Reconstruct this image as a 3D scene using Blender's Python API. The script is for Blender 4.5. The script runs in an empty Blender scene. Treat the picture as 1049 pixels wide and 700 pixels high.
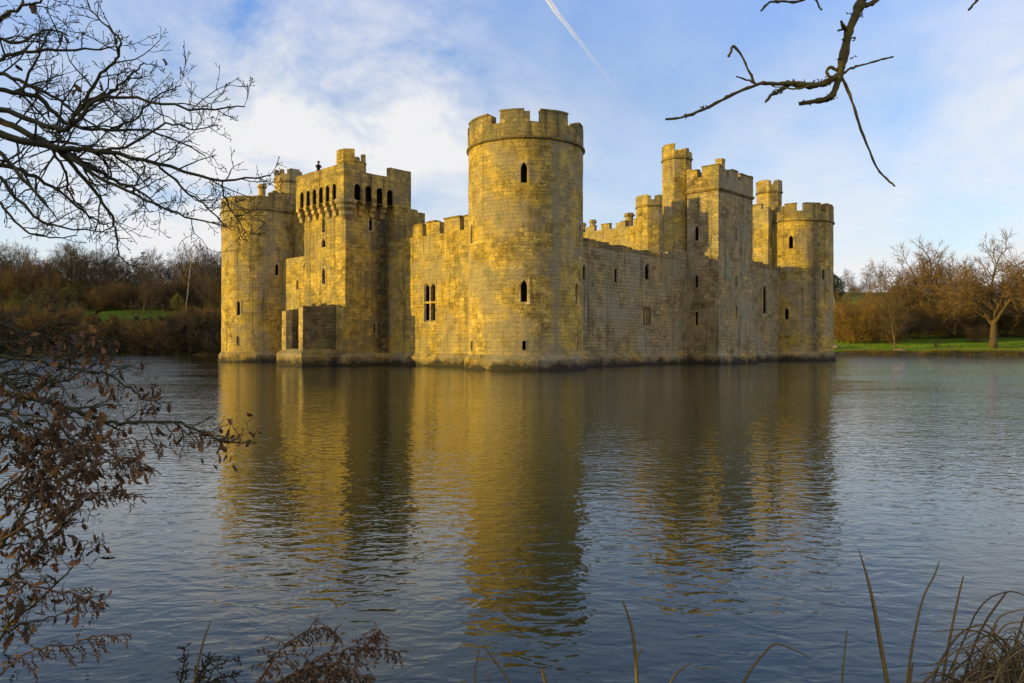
import bpy, bmesh, math, random
from mathutils import Vector, Matrix, noise

S = bpy.context.scene
COL = S.collection
R = math.radians
PI = math.pi

# ------------------------------------------------------------------ viewpoint
FPX, HZ, CAMZ = 777.0, 355.0, 1.71


def P(px, py, Y):
    """photo pixel + distance -> world point"""
    return Vector(((px - 524.5) / FPX * Y, Y, CAMZ + (HZ - py) / FPX * Y))


SUN_AZ = Vector((-math.sin(R(77)), -math.cos(R(77)), 0))
SUN_EL = R(4.8)

# ------------------------------------------------------------------ helpers


class MB:
    def __init__(self):
        self.v, self.f, self.uv, self.mi = [], [], [], []

    def face(self, pts, uv=None, mi=0):
        n = len(self.v)
        self.v += [tuple(p) for p in pts]
        self.f.append(tuple(range(n, n + len(pts))))
        self.uv.append(uv)
        self.mi.append(mi)

    def grid(self, verts, faces, mi=0):
        n = len(self.v)
        self.v += verts
        for f in faces:
            self.f.append(tuple(i + n for i in f))
            self.uv.append(None)
            self.mi.append(mi)

    def box(self, x0, y0, z0, x1, y1, z1, mi=0):
        def q(pts):
            a = pts
            nx = (Vector(a[1]) - Vector(a[0])).cross(Vector(a[2]) - Vector(a[0]))
            if abs(nx.z) > max(abs(nx.x), abs(nx.y)):
                uv = [(p[0], p[1]) for p in a]
            elif abs(nx.x) > abs(nx.y):
                uv = [(p[1], p[2]) for p in a]
            else:
                uv = [(p[0], p[2]) for p in a]
            self.face(a, uv, mi)
        q([(x0, y0, z0), (x1, y0, z0), (x1, y0, z1), (x0, y0, z1)])
        q([(x1, y0, z0), (x1, y1, z0), (x1, y1, z1), (x1, y0, z1)])
        q([(x1, y1, z0), (x0, y1, z0), (x0, y1, z1), (x1, y1, z1)])
        q([(x0, y1, z0), (x0, y0, z0), (x0, y0, z1), (x0, y1, z1)])
        q([(x0, y0, z1), (x1, y0, z1), (x1, y1, z1), (x0, y1, z1)])
        q([(x0, y1, z0), (x1, y1, z0), (x1, y0, z0), (x0, y0, z0)])

    def build(self, name, mats, parent=None, smooth=False, weld=False, jit=0.0, link=True):
        me = bpy.data.meshes.new(name)
        me.from_pydata(self.v, [], self.f)
        if not isinstance(mats, (list, tuple)):
            mats = [mats]
        for m in mats:
            me.materials.append(m)
        if len(mats) > 1:
            me.polygons.foreach_set('material_index', self.mi)
        if any(u is not None for u in self.uv):
            ul = me.uv_layers.new(name='UVMap')
            k = 0
            for f, u in zip(self.f, self.uv):
                for j in range(len(f)):
                    if u is not None:
                        ul.data[k].uv = u[j]
                    k += 1
        if weld or jit:
            bm = bmesh.new()
            bm.from_mesh(me)
            bmesh.ops.remove_doubles(bm, verts=bm.verts, dist=0.002)
            if jit:
                for v in bm.verts:
                    c = v.co
                    d = noise.noise_vector(c * 0.9) * jit + noise.noise_vector(c * 3.7 + Vector((9, 3, 1))) * jit * 0.7
                    v.co = c + d
            bm.to_mesh(me)
            bm.free()
        if smooth:
            me.polygons.foreach_set('use_smooth', [True] * len(me.polygons))
        me.update()
        o = bpy.data.objects.new(name, me)
        if link:
            COL.objects.link(o)
        if parent:
            o.parent = parent
        return o


def tag(o, label=None, cat=None, group=None, kind=None):
    if label:
        o['label'] = label
    if cat:
        o['category'] = cat
    if group:
        o['group'] = group
    if kind:
        o['kind'] = kind
    return o


def empty(name, loc, label=None, cat=None, group=None, rz=0.0):
    o = bpy.data.objects.new(name, None)
    COL.objects.link(o)
    o.location = loc
    o.rotation_euler = (0, 0, rz)
    o.empty_display_size = 0.3
    return tag(o, label, cat, group)


def tube(mb, pts, rad, sides=6, mi=0, cap=True):
    n = len(pts)
    if n < 2:
        return
    vs, fs = [], []
    t = (pts[1] - pts[0]).normalized()
    a = Vector((0, 0, 1)) if abs(t.z) < 0.9 else Vector((1, 0, 0))
    u = t.cross(a).normalized()
    for i in range(n):
        if i == 0:
            t = pts[1] - pts[0]
        elif i == n - 1:
            t = pts[-1] - pts[-2]
        else:
            t = pts[i + 1] - pts[i - 1]
        if t.length < 1e-9:
            t = Vector((0, 0, 1))
        t = t.normalized()
        u = (u - t * u.dot(t))
        if u.length < 1e-6:
            u = t.orthogonal()
        u.normalize()
        w = t.cross(u)
        r = rad[i]
        p = pts[i]
        for k in range(sides):
            an = 2 * PI * k / sides
            c, s = math.cos(an) * r, math.sin(an) * r
            vs.append((p.x + u.x * c + w.x * s, p.y + u.y * c + w.y * s, p.z + u.z * c + w.z * s))
    for i in range(n - 1):
        for k in range(sides):
            k2 = (k + 1) % sides
            fs.append((i * sides + k, i * sides + k2, (i + 1) * sides + k2, (i + 1) * sides + k))
    if cap:
        fs.append(tuple(range((n - 1) * sides, n * sides)))
        fs.append(tuple(reversed(range(sides))))
    mb.grid(vs, fs, mi)


def smooth_path(pts, rad, sub=4):
    """Catmull-Rom through the points"""
    if len(pts) < 3:
        out, rr = [], []
        for i in range(sub + 1):
            out.append(pts[0].lerp(pts[-1], i / sub))
            rr.append(rad[0] + (rad[-1] - rad[0]) * i / sub)
        return out, rr
    out, rr = [], []
    n = len(pts)
    for i in range(n - 1):
        p0 = pts[max(i - 1, 0)]
        p1, p2 = pts[i], pts[i + 1]
        p3 = pts[min(i + 2, n - 1)]
        for k in range(sub):
            t = k / sub
            out.append(0.5 * ((2 * p1) + (p2 - p0) * t + (2 * p0 - 5 * p1 + 4 * p2 - p3) * t * t + (3 * p1 - p0 - 3 * p2 + p3) * t ** 3))
            rr.append(rad[i] + (rad[i + 1] - rad[i]) * t)
    out.append(pts[-1].copy())
    rr.append(rad[-1])
    return out, rr


def ss(x, a=0.0, b=1.0):
    t = min(1.0, max(0.0, (x - a) / (b - a)))
    return t * t * (3 - 2 * t)


def interp(x, tab):
    if x <= tab[0][0]:
        return tab[0][1]
    for (x0, y0), (x1, y1) in zip(tab, tab[1:]):
        if x <= x1:
            return y0 + (y1 - y0) * (x - x0) / (x1 - x0)
    return tab[-1][1]


# ------------------------------------------------------------------ materials


class NT:
    def __init__(self, name):
        self.m = bpy.data.materials.new(name)
        self.m.use_nodes = True
        self.t = self.m.node_tree
        self.b = self.t.nodes['Principled BSDF']
        self.out = self.t.nodes['Material Output']

    def n(self, typ, **kw):
        nd = self.t.nodes.new(typ)
        for k, v in kw.items():
            if k.startswith('i_'):
                key = k[2:]
                key = int(key) if key.isdigit() else key.replace('_', ' ')
                nd.inputs[key].default_value = v
            else:
                setattr(nd, k, v)
        return nd

    def l(self, a, b):
        self.t.links.new(a, b)

    def mix(self, fac, c1, c2, blend='MIX'):
        nd = self.t.nodes.new('ShaderNodeMix')
        nd.data_type = 'RGBA'
        nd.blend_type = blend
        ins = [s for s in nd.inputs if s.enabled]
        for s, val in ((nd.inputs[0], fac), (nd.inputs[6], c1), (nd.inputs[7], c2)):
            if isinstance(val, (int, float)):
                s.default_value = val
            elif isinstance(val, tuple):
                s.default_value = val if len(val) == 4 else (*val, 1)
            else:
                self.l(val, s)
        return nd.outputs[2]

    def ramp(self, fac, stops):
        nd = self.t.nodes.new('ShaderNodeValToRGB')
        e = nd.color_ramp.elements
        while len(e) < len(stops):
            e.new(0.5)
        for el, (p, c) in zip(e, stops):
            el.position = p
            el.color = (c, c, c, 1) if isinstance(c, (int, float)) else (*c, 1)
        self.l(fac, nd.inputs[0])
        return nd.outputs[0]

    def math(self, op, a, b=None, c=None, clamp=False):
        nd = self.t.nodes.new('ShaderNodeMath')
        nd.operation = op
        nd.use_clamp = clamp
        for i, val in enumerate((a, b, c)):
            if val is None:
                continue
            if isinstance(val, (int, float)):
                nd.inputs[i].default_value = val
            else:
                self.l(val, nd.inputs[i])
        return nd.outputs[0]

    def noise(self, vec, scale, detail=4, rough=0.55, dist=0.0):
        nd = self.n('ShaderNodeTexNoise')
        nd.inputs['Scale'].default_value = scale
        nd.inputs['Detail'].default_value = detail
        nd.inputs['Roughness'].default_value = rough
        nd.inputs['Distortion'].default_value = dist
        if vec is not None:
            self.l(vec, nd.inputs['Vector'])
        return nd.outputs['Fac']

    def mapping(self, vec, scale=(1, 1, 1), loc=(0, 0, 0), rot=(0, 0, 0)):
        nd = self.n('ShaderNodeMapping')
        nd.inputs['Scale'].default_value = scale
        nd.inputs['Location'].default_value = loc
        nd.inputs['Rotation'].default_value = rot
        self.l(vec, nd.inputs['Vector'])
        return nd.outputs[0]


def stone_mat(name, c1, c2, mortar, bw=0.62, rh=0.34, stain=None, damp=False, streak=0.8, grey=(0.27, 0.23, 0.165), ochre=(0.66, 0.46, 0.07), joint=0.0, streakmap=(1.5, 1.5, 0.10)):
    N = NT(name)
    tc = N.n('ShaderNodeTexCoord')
    uv, ob = tc.outputs['UV'], tc.outputs['Object']
    # warp the coursing slightly so joints wander
    wn = N.n('ShaderNodeTexNoise')
    wn.inputs['Scale'].default_value = 1.1
    wn.inputs['Detail'].default_value = 2
    N.l(uv, wn.inputs['Vector'])
    wsub = N.n('ShaderNodeVectorMath', operation='SUBTRACT')
    N.l(wn.outputs['Color'], wsub.inputs[0])
    wsub.inputs[1].default_value = (0.5, 0.5, 0.5)
    wsc = N.n('ShaderNodeVectorMath', operation='SCALE')
    N.l(wsub.outputs[0], wsc.inputs[0])
    wsc.inputs['Scale'].default_value = 0.055
    wad = N.n('ShaderNodeVectorMath', operation='ADD')
    N.l(uv, wad.inputs[0])
    N.l(wsc.outputs[0], wad.inputs[1])
    br = N.n('ShaderNodeTexBrick')
    N.l(wad.outputs[0], br.inputs['Vector'])
    br.offset = 0.47
    br.squash = 1.35
    br.squash_frequency = 3
    br.inputs['Scale'].default_value = 1.0
    br.inputs['Brick Width'].default_value = bw
    br.inputs['Row Height'].default_value = rh
    br.inputs['Mortar Size'].default_value = 0.016
    br.inputs['Mortar Smooth'].default_value = 0.35
    br.inputs['Bias'].default_value = 0.05
    br.inputs['Color1'].default_value = (*c1, 1)
    br.inputs['Color2'].default_value = (*c2, 1)
    br.inputs['Mortar'].default_value = (*mortar, 1)
    br2 = N.n('ShaderNodeTexBrick')
    N.l(wad.outputs[0], br2.inputs['Vector'])
    br2.offset = 0.38
    br2.squash = 0.8
    br2.squash_frequency = 2
    br2.inputs['Scale'].default_value = 1.0
    br2.inputs['Brick Width'].default_value = bw * 0.72
    br2.inputs['Row Height'].default_value = rh * 0.8
    br2.inputs['Mortar Size'].default_value = 0.014
    br2.inputs['Mortar Smooth'].default_value = 0.5
    br2.inputs['Bias'].default_value = -0.1
    br2.inputs['Color1'].default_value = (*c1, 1)
    br2.inputs['Color2'].default_value = (*c2, 1)
    pick = N.ramp(N.noise(N.mapping(ob, (0.5, 0.5, 1.3)), 0.32, 3, 0.5), [(0.49, 0), (0.51, 1)])
    for b_ in (br, br2):
        b_.inputs['Mortar'].default_value = (*[(p_ + q_) / 2 for p_, q_ in zip(c1, c2)], 1)
    col = N.mix(pick, br.outputs['Color'], br2.outputs['Color'])
    # single odd blocks: some darker and browner, some pale replacements
    br3 = N.n('ShaderNodeTexBrick')
    N.l(wad.outputs[0], br3.inputs['Vector'])
    br3.offset, br3.squash, br3.squash_frequency = 0.47, 1.35, 3
    for k_, v_ in (('Scale', 1.0), ('Brick Width', bw), ('Row Height', rh), ('Mortar Size', 0.012), ('Mortar Smooth', 0.3), ('Bias', 0.0)):
        br3.inputs[k_].default_value = v_
    br3.inputs['Color1'].default_value = (0, 0, 0, 1)
    br3.inputs['Color2'].default_value = (1, 1, 1, 1)
    br3.inputs['Mortar'].default_value = (0.5, 0.5, 0.5, 1)
    rv = N.math('ADD', br3.outputs['Color'], N.math('MULTIPLY', N.math('SUBTRACT', N.noise(ob, 0.8, 2), 0.5), 0.5))
    col = N.mix(N.ramp(rv, [(0.74, 0.0), (0.90, 0.62)]), col, (c2[0] * 0.42, c2[1] * 0.42, c2[2] * 0.55))
    col = N.mix(N.ramp(rv, [(0.06, 0.55), (0.24, 0.0)]), col, (c1[0] * 1.12, c1[1] * 1.18, c1[2] * 1.7))
    jf = N.math('ADD', N.math('MULTIPLY', br.outputs['Fac'], N.math('SUBTRACT', 1.0, pick)), N.math('MULTIPLY', br2.outputs['Fac'], pick))
    worn = N.ramp(N.noise(ob, 1.7, 5, 0.7), [(0.40 - 0.14 * joint, 0.05 + 0.4 * joint), (0.62 - 0.1 * joint, 0.85)])
    col = N.mix(N.math('MULTIPLY', jf, worn), col, mortar)
    # block to block & within block mottling
    n1 = N.noise(ob, 2.1, 7, 0.75)
    col = N.mix(N.ramp(n1, [(0.42, 0.0), (0.66, 0.75)]), col, (c1[0] * 0.42, c1[1] * 0.38, c1[2] * 0.42))
    n1b = N.noise(ob, 5.5, 6, 0.8)
    col = N.mix(N.ramp(n1b, [(0.50, 0.0), (0.60, 0.8)]), col, (0.10, 0.07, 0.025))
    n1c = N.noise(N.mapping(ob, loc=(3, 8, 1)), 3.4, 5, 0.7)
    col = N.mix(N.ramp(n1c, [(0.56, 0.0), (0.70, 0.6)]), col, (min(0.6, c1[0] * 1.3), c1[1] * 1.3, c1[2] * 1.3))
    n0 = N.noise(ob, 0.9, 4, 0.6)
    col = N.mix(1.0, col, N.ramp(n0, [(0.30, 0.52), (0.50, 0.95), (0.70, 1.28)]), 'MULTIPLY')
    # broad weathering: grey lichen and ochre lichen
    n2 = N.noise(ob, 0.30, 7, 0.68)
    col = N.mix(N.ramp(n2, [(0.46, 0.0), (0.58, 0.78)]), col, grey)
    n3 = N.noise(N.mapping(ob, (1, 1, 1), (13, 4, 7)), 0.5, 6, 0.65)
    col = N.mix(N.ramp(n3, [(0.50, 0.0), (0.70, 0.5)]), col, ochre)
    n5 = N.noise(N.mapping(ob, loc=(31, 2, 17)), 0.75, 7, 0.72)
    col = N.mix(N.ramp(n5, [(0.54, 0.0), (0.64, 0.65)]), col, (0.17, 0.165, 0.085))
    # rain streaks run down the wall
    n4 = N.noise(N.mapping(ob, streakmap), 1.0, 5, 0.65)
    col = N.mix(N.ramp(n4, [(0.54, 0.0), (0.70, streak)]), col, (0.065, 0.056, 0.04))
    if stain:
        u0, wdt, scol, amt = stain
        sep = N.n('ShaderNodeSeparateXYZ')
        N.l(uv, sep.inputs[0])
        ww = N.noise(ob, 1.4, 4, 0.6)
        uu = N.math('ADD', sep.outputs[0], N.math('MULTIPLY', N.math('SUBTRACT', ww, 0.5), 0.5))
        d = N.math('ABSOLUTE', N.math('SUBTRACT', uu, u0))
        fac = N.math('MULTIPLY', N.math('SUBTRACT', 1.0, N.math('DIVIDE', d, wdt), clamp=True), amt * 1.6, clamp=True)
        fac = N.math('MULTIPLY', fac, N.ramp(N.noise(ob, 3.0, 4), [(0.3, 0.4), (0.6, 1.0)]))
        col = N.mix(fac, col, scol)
    # moss on ledges
    ge = N.n('ShaderNodeNewGeometry')
    sp = N.n('ShaderNodeSeparateXYZ')
    N.l(ge.outputs['Normal'], sp.inputs[0])
    up = N.math('MULTIPLY', N.math('SUBTRACT', sp.outputs[2], 0.55, clamp=True), 1.9, clamp=True)
    col = N.mix(up, col, (0.085, 0.09, 0.04))
    if damp:
        s3 = N.n('ShaderNodeSeparateXYZ')
        N.l(ob, s3.inputs[0])
        wl = N.math('ADD', s3.outputs[2], N.math('MULTIPLY', N.math('SUBTRACT', N.noise(ob, 0.8, 6, 0.7), 0.5), 1.9))
        wet = N.math('SUBTRACT', 1.0, N.math('DIVIDE', N.math('SUBTRACT', wl, 0.22), 0.55, clamp=True), clamp=True)
        col = N.mix(wet, col, (0.035, 0.032, 0.026))
    N.l(col, N.b.inputs['Base Color'])
    N.b.inputs['Roughness'].default_value = 0.92
    N.b.inputs['Specular IOR Level'].default_value = 0.2
    hgt = N.math('ADD', N.math('MULTIPLY', N.math('MULTIPLY', jf, worn), -0.8), N.math('ADD', N.math('MULTIPLY', n1b, 0.7), N.math('MULTIPLY', n1, 0.9)))
    bp = N.n('ShaderNodeBump')
    bp.inputs['Strength'].default_value = 0.9
    bp.inputs['Distance'].default_value = 0.085
    N.l(hgt, bp.inputs['Height'])
    N.l(bp.outputs[0], N.b.inputs['Normal'])
    return N.m


C1, C2, CM = (0.55, 0.40, 0.105), (0.37, 0.268, 0.072), (0.10, 0.073, 0.035)
M_STONE = stone_mat('sandstone_blocks', C1, C2, CM)
M_STONE_NEAR = stone_mat('sandstone_blocks_with_drain_stain', C1, C2, CM, stain=(4.4 * R(360 - 47.2 + 30), 0.55, (0.21, 0.20, 0.14), 0.7), streak=0.35)
M_STONE_STAINED = stone_mat('sandstone_blocks_rain_streaked', C1, C2, CM, streak=0.95, grey=(0.17, 0.145, 0.095))
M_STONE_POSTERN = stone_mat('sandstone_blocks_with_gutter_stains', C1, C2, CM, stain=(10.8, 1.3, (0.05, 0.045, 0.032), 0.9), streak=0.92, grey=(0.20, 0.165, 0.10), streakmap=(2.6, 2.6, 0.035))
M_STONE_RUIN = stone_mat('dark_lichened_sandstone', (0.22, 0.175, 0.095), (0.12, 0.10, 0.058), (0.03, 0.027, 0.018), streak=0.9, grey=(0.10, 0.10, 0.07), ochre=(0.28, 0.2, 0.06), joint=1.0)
M_TOP = stone_mat('weathered_parapet_stone', (0.44, 0.325, 0.12), (0.29, 0.215, 0.085), (0.085, 0.068, 0.035), streak=0.9, grey=(0.16, 0.15, 0.10), joint=0.6)
M_STONE_DARKSTREAK = stone_mat('sandstone_blocks_with_black_stain', C1, C2, CM, stain=(4.4 * R(360 - 66.6 + 30), 1.1, (0.085, 0.075, 0.06), 0.65), streak=0.6)
M_STONE_SHADED = stone_mat('shade_toned_sandstone', (0.44, 0.355, 0.185), (0.30, 0.24, 0.125), (0.085, 0.07, 0.042), streak=0.85, grey=(0.27, 0.255, 0.19), ochre=(0.40, 0.285, 0.11), joint=1.0)  # greyer copy of the sandstone; the east side's shade is in its colour
M_PLINTH = stone_mat('plinth_stone', (0.34, 0.25, 0.11), (0.20, 0.15, 0.075), (0.07, 0.06, 0.04), rh=0.36, bw=0.8, damp=True, streak=0.5)
M_COPE = stone_mat('coping_stone', (0.30, 0.22, 0.09), (0.20, 0.15, 0.07), (0.10, 0.08, 0.05), streak=0.8, grey=(0.12, 0.11, 0.075))
M_DRESSED_SHADED = stone_mat('shade_toned_dressed_stone', (0.44, 0.36, 0.23), (0.36, 0.29, 0.18), (0.15, 0.12, 0.08), streak=0.5)  # dressed stone greyed so its colour carries the shade of the east walls
M_DRESSED = stone_mat('dressed_stone', (0.60, 0.46, 0.20), (0.50, 0.37, 0.16), (0.2, 0.15, 0.08), streak=0.3)


def plain(name, col, rough=0.8, var=0.35, scale=6.0, spec=0.3, bump=0.0, island=False, col2=None):
    N = NT(name)
    tc = N.n('ShaderNodeTexCoord')
    if island:
        ge = N.n('ShaderNodeNewGeometry')
        f = ge.outputs['Random Per Island']
    else:
        f = N.ramp(N.noise(tc.outputs['Object'], scale, 5, 0.65), [(0.35, 0.0), (0.68, 1.0)])
    c2 = col2 or tuple(c * (1 - var) for c in col)
    c = N.mix(f, col, c2)
    N.l(c, N.b.inputs['Base Color'])
    N.b.inputs['Roughness'].default_value = rough
    N.b.inputs['Specular IOR Level'].default_value = spec
    if bump:
        bp = N.n('ShaderNodeBump')
        bp.inputs['Strength'].default_value = 0.8
        bp.inputs['Distance'].default_value = bump
        N.l(N.noise(tc.outputs['Object'], scale * 3, 6, 0.7), bp.inputs['Height'])
        N.l(bp.outputs[0], N.b.inputs['Normal'])
    return N.m


M_SHADE_FILL = plain('opening_shade_fill', (0.012, 0.010, 0.008), 0.95, 0.3, 3, 0.1)  # near-black fill that paints the shade inside openings
M_BARK = plain('grey_brown_bark', (0.15, 0.11, 0.07), 0.9, 0.5, 3, 0.2, 0.02)
M_TWIG_OAK = plain('dark_oak_twigs', (0.150, 0.098, 0.045), 0.9, 0.35, 0.4, 0.2)
M_OAKBARK = plain('furrowed_oak_bark', (0.105, 0.075, 0.045), 0.9, 0.5, 3, 0.2, 0.02)
M_TWIG = plain('brown_twigs', (0.095, 0.068, 0.040), 0.9, 0.35, 0.4, 0.2)
M_TWIG_RED = plain('russet_twigs', (0.19, 0.120, 0.038), 0.9, 0.35, 0.4, 0.2)
M_TWIG_GREY = plain('grey_twigs', (0.085, 0.066, 0.048), 0.9, 0.35, 0.4, 0.2)
M_BIRCH = plain('birch_bark', (0.50, 0.45, 0.38), 0.8, 0.6, 2.2, 0.2)
M_WETBARK = plain('dark_lichened_bark', (0.026, 0.023, 0.017), 0.85, 0.3, 9, 0.3, 0.004, col2=(0.060, 0.062, 0.028))
M_MOSSBARK = plain('mossy_bark', (0.070, 0.052, 0.030), 0.9, 0.3, 14, 0.2, 0.006, col2=(0.105, 0.095, 0.022))
M_DEADLEAF = plain('dead_brown_leaves', (0.175, 0.085, 0.034), 0.75, 0.3, 4, 0.3, island=True, col2=(0.022, 0.014, 0.009))
M_REED = plain('green_brown_blades', (0.15, 0.135, 0.040), 0.6, 0.3, 5, 0.4, col2=(0.19, 0.10, 0.040))
M_SEDGE = plain('dead_sedge', (0.23, 0.165, 0.075), 0.7, 0.3, 5, 0.3, island=True, col2=(0.055, 0.04, 0.02))
M_BRACKEN = plain('dead_bracken', (0.15, 0.090, 0.050), 0.8, 0.3, 5, 0.3, island=True, col2=(0.04, 0.026, 0.018))
M_SCRUB = plain('dark_scrub_leaves', (0.024, 0.028, 0.010), 0.8, 0.3, 5, 0.25, island=True, col2=(0.034, 0.023, 0.012))
M_SCRUB_YEL = plain('olive_scrub_leaves', (0.12, 0.115, 0.022), 0.8, 0.3, 5, 0.25, island=True, col2=(0.055, 0.062, 0.018))
M_PINE = plain('pine_needles', (0.05, 0.065, 0.025), 0.8, 0.3, 5, 0.25, island=True, col2=(0.015, 0.028, 0.012))
M_ROCK = plain('pale_rock', (0.22, 0.165, 0.11), 0.9, 0.3, 4, 0.2, 0.03)
M_POST = plain('dark_tarred_wood', (0.018, 0.015, 0.014), 0.8, 0.3, 8, 0.2, 0.005)
M_CLOTH = plain('dark_jacket', (0.022, 0.018, 0.024), 0.9, 0.3, 12, 0.2)
M_TROUSER = plain('navy_trousers', (0.02, 0.022, 0.03), 0.9, 0.3, 12, 0.2)
M_SKIN = plain('skin', (0.42, 0.25, 0.18), 0.6, 0.1, 12, 0.3)
M_HAIR = plain('dark_hair', (0.02, 0.014, 0.01), 0.7, 0.3, 30, 0.3)

# ------------------------------------------------------------------ castle
A_ROT = math.atan2(-0.692, 0.7217)
castle = empty('castle', (1.05, 58.4, 0), 'ruined sandstone castle with round corner towers, its golden south side sunlit, standing in the moat', 'castle', rz=A_ROT)


def opening(kind, w, h):
    """outline of an opening, counter clockwise seen from outside, centred"""
    if kind in ('lancet', 'slot', 'niche'):
        pts = [(-w / 2, -h / 2), (w / 2, -h / 2)]
        if kind == 'slot':
            sp = h / 2 - w / 2
            for i in range(9):
                a = PI * i / 8
                pts.append((w / 2 * math.cos(a), sp + w / 2 * math.sin(a)))
        else:
            rise = w * 0.85
            sp = h / 2 - rise
            for i in range(7):
                t = i / 6
                pts.append((w / 2 * (1 - t ** 1.7), sp + rise * t ** 0.9))
            for i in range(5, -1, -1):
                t = i / 6
                pts.append((-w / 2 * (1 - t ** 1.7), sp + rise * t ** 0.9))
        return pts
    return [(-w / 2, -h / 2), (w / 2, -h / 2), (w / 2, h / 2), (-w / 2, h / 2)]


def ray_poly(poly, ang):
    dx, dy = math.cos(ang), math.sin(ang)
    best = 0
    n = len(poly)
    for i in range(n):
        x0, y0 = poly[i]
        x1, y1 = poly[(i + 1) % n]
        ex, ey = x1 - x0, y1 - y0
        den = dx * ey - dy * ex
        if abs(den) < 1e-9:
            continue
        t = (x0 * ey - y0 * ex) / den
        s = (x0 * dy - y0 * dx) / den
        if t > 0 and -1e-6 <= s <= 1 + 1e-6:
            best = max(best, t)
    return (dx * best, dy * best)


def window(parent, pt, n, w, h, kind='lancet', m=0.16, depth=0.5, frame=None, label=None, name='window', proud=0.035):
    """pt: centre on the wall face (castle space), n: outward normal"""
    n = Vector((n[0], n[1], 0)).normalized()
    t = Vector((-n.y, n.x, 0))
    z = Vector((0, 0, 1))
    c = Vector(pt)
    inner = opening(kind, w, h)
    mt = m
    outer = [(-w / 2 - m, -h / 2 - m), (w / 2 + m, -h / 2 - m), (w / 2 + m, h / 2 + mt), (-w / 2 - m, h / 2 + mt)]
    angs = sorted(set([round(math.atan2(y, x), 5) for x, y in inner + outer]))
    mb = MB()

    def g(q, d):
        return c + t * q[0] + z * q[1] + n * d
    k = len(angs)
    I = [ray_poly(inner, a) for a in angs]
    O = [ray_poly(outer, a) for a in angs]
    for i in range(k):
        j = (i + 1) % k
        uv = lambda q: (q[0] + 50, q[1] + c.z)
        if m > 0:
            mb.face([g(I[i], proud), g(O[i], proud), g(O[j], proud), g(I[j], proud)], [uv(I[i]), uv(O[i]), uv(O[j]), uv(I[j])])
            mb.face([g(O[i], proud), g(O[i], -0.15), g(O[j], -0.15), g(O[j], proud)], [uv(O[i])] * 4)
        # splayed reveal
        sc = 0.86
        Ii, Ij = (I[i][0] * sc, I[i][1] * 0.92), (I[j][0] * sc, I[j][1] * 0.92)
        if kind in ('slit', 'slot'):
            Ii, Ij = I[i], I[j]
        mb.face([g(I[j], proud), g(Ij, -min(depth * 0.45, 0.13)), g(Ii, -min(depth * 0.45, 0.13)), g(I[i], proud)], [uv(I[i])] * 4)
        mb.face([g(Ij, -min(depth * 0.45, 0.13)), g(Ij, -depth), g(Ii, -depth), g(Ii, -min(depth * 0.45, 0.13))], [uv(I[i])] * 4, 1)  # inner reveal and back coloured near-black in place of real shade
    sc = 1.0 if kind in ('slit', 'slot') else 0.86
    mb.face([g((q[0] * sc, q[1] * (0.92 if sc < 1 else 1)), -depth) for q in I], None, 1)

    def bar(x0, z0, x1, z1, d0, d1):
        a = [g((x0, z0), d0), g((x1, z0), d0), g((x1, z1), d0), g((x0, z1), d0)]
        b = [g((x0, z0), d1), g((x1, z0), d1), g((x1, z1), d1), g((x0, z1), d1)]
        mb.face(a, [(50 + x0, z0), (50 + x1, z0), (50 + x1, z1), (50 + x0, z1)])
        for i in range(4):
            j = (i + 1) % 4
            mb.face([a[j], a[i], b[i], b[j]], [(50, 0), (50.1, 0), (50.1, 1), (50, 1)])
    if kind == 'cross':
        bw = 0.075
        bar(-bw, -h / 2 - 0.02, bw, h / 2 + 0.02, 0.0, -0.3)
        bar(-w / 2 - 0.02, -0.08, -bw, 0.08, -0.01, -0.29)
        bar(bw, -0.08, w / 2 + 0.02, 0.08, -0.01, -0.29)
        for sx in (-1, 1):      # cusped heads of the two upper lights
            for (xa, xb) in ((bw, bw + 0.16), (w / 2 - 0.16, w / 2 + 0.02)):
                lo, hi = sorted((sx * xa, sx * xb))
                bar(lo, h / 2 - 0.28, hi, h / 2 + 0.015, -0.02, -0.25)
    if kind == 'three':
        for xx in (-w / 6, w / 6):
            bar(xx - 0.045, -h / 2 - 0.02, xx + 0.045, h / 2 + 0.02, -0.02, -0.3)
    o = mb.build(name, [frame or M_DRESSED, M_SHADE_FILL], parent)
    if label:
        o['label'] = label
    return o


def hole(w, h, m):
    return (w + m, h + m)


def panel(mb, p0, p1, z0, z1, holes=(), step=0.6, u0=0.0):
    """upright wall sheet; holes are (s, zc, w, h) measured along p0->p1"""
    p0, p1 = Vector(p0), Vector(p1)
    L = (p1 - p0).length
    xs = {0.0, L}
    zs = {z0, z1}
    k = max(1, round(L / step))
    xs |= {L * i / k for i in range(k + 1)}
    k = max(1, round((z1 - z0) / step))
    zs |= {z0 + (z1 - z0) * i / k for i in range(k + 1)}
    for s, zc, w, h in holes:
        xs |= {s - w / 2, s + w / 2}
        zs |= {zc - h / 2, zc + h / 2}
    xs = sorted(x for x in xs if -1e-6 <= x <= L + 1e-6)
    zs = sorted(z for z in zs if z0 - 1e-6 <= z <= z1 + 1e-6)
    for x0, x1 in zip(xs, xs[1:]):
        if x1 - x0 < 1e-4:
            continue
        for a, b in zip(zs, zs[1:]):
            if b - a < 1e-4:
                continue
            xm, zm = (x0 + x1) / 2, (a + b) / 2
            if any(abs(xm - s) < w / 2 and abs(zm - zc) < h / 2 for s, zc, w, h in holes):
                continue
            q0, q1 = p0.lerp(p1, x0 / L), p0.lerp(p1, x1 / L)
            mb.face([(q0.x, q0.y, a), (q1.x, q1.y, a), (q1.x, q1.y, b), (q0.x, q0.y, b)],
                    [(u0 + x0, a), (u0 + x1, a), (u0 + x1, b), (u0 + x0, b)])


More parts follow.
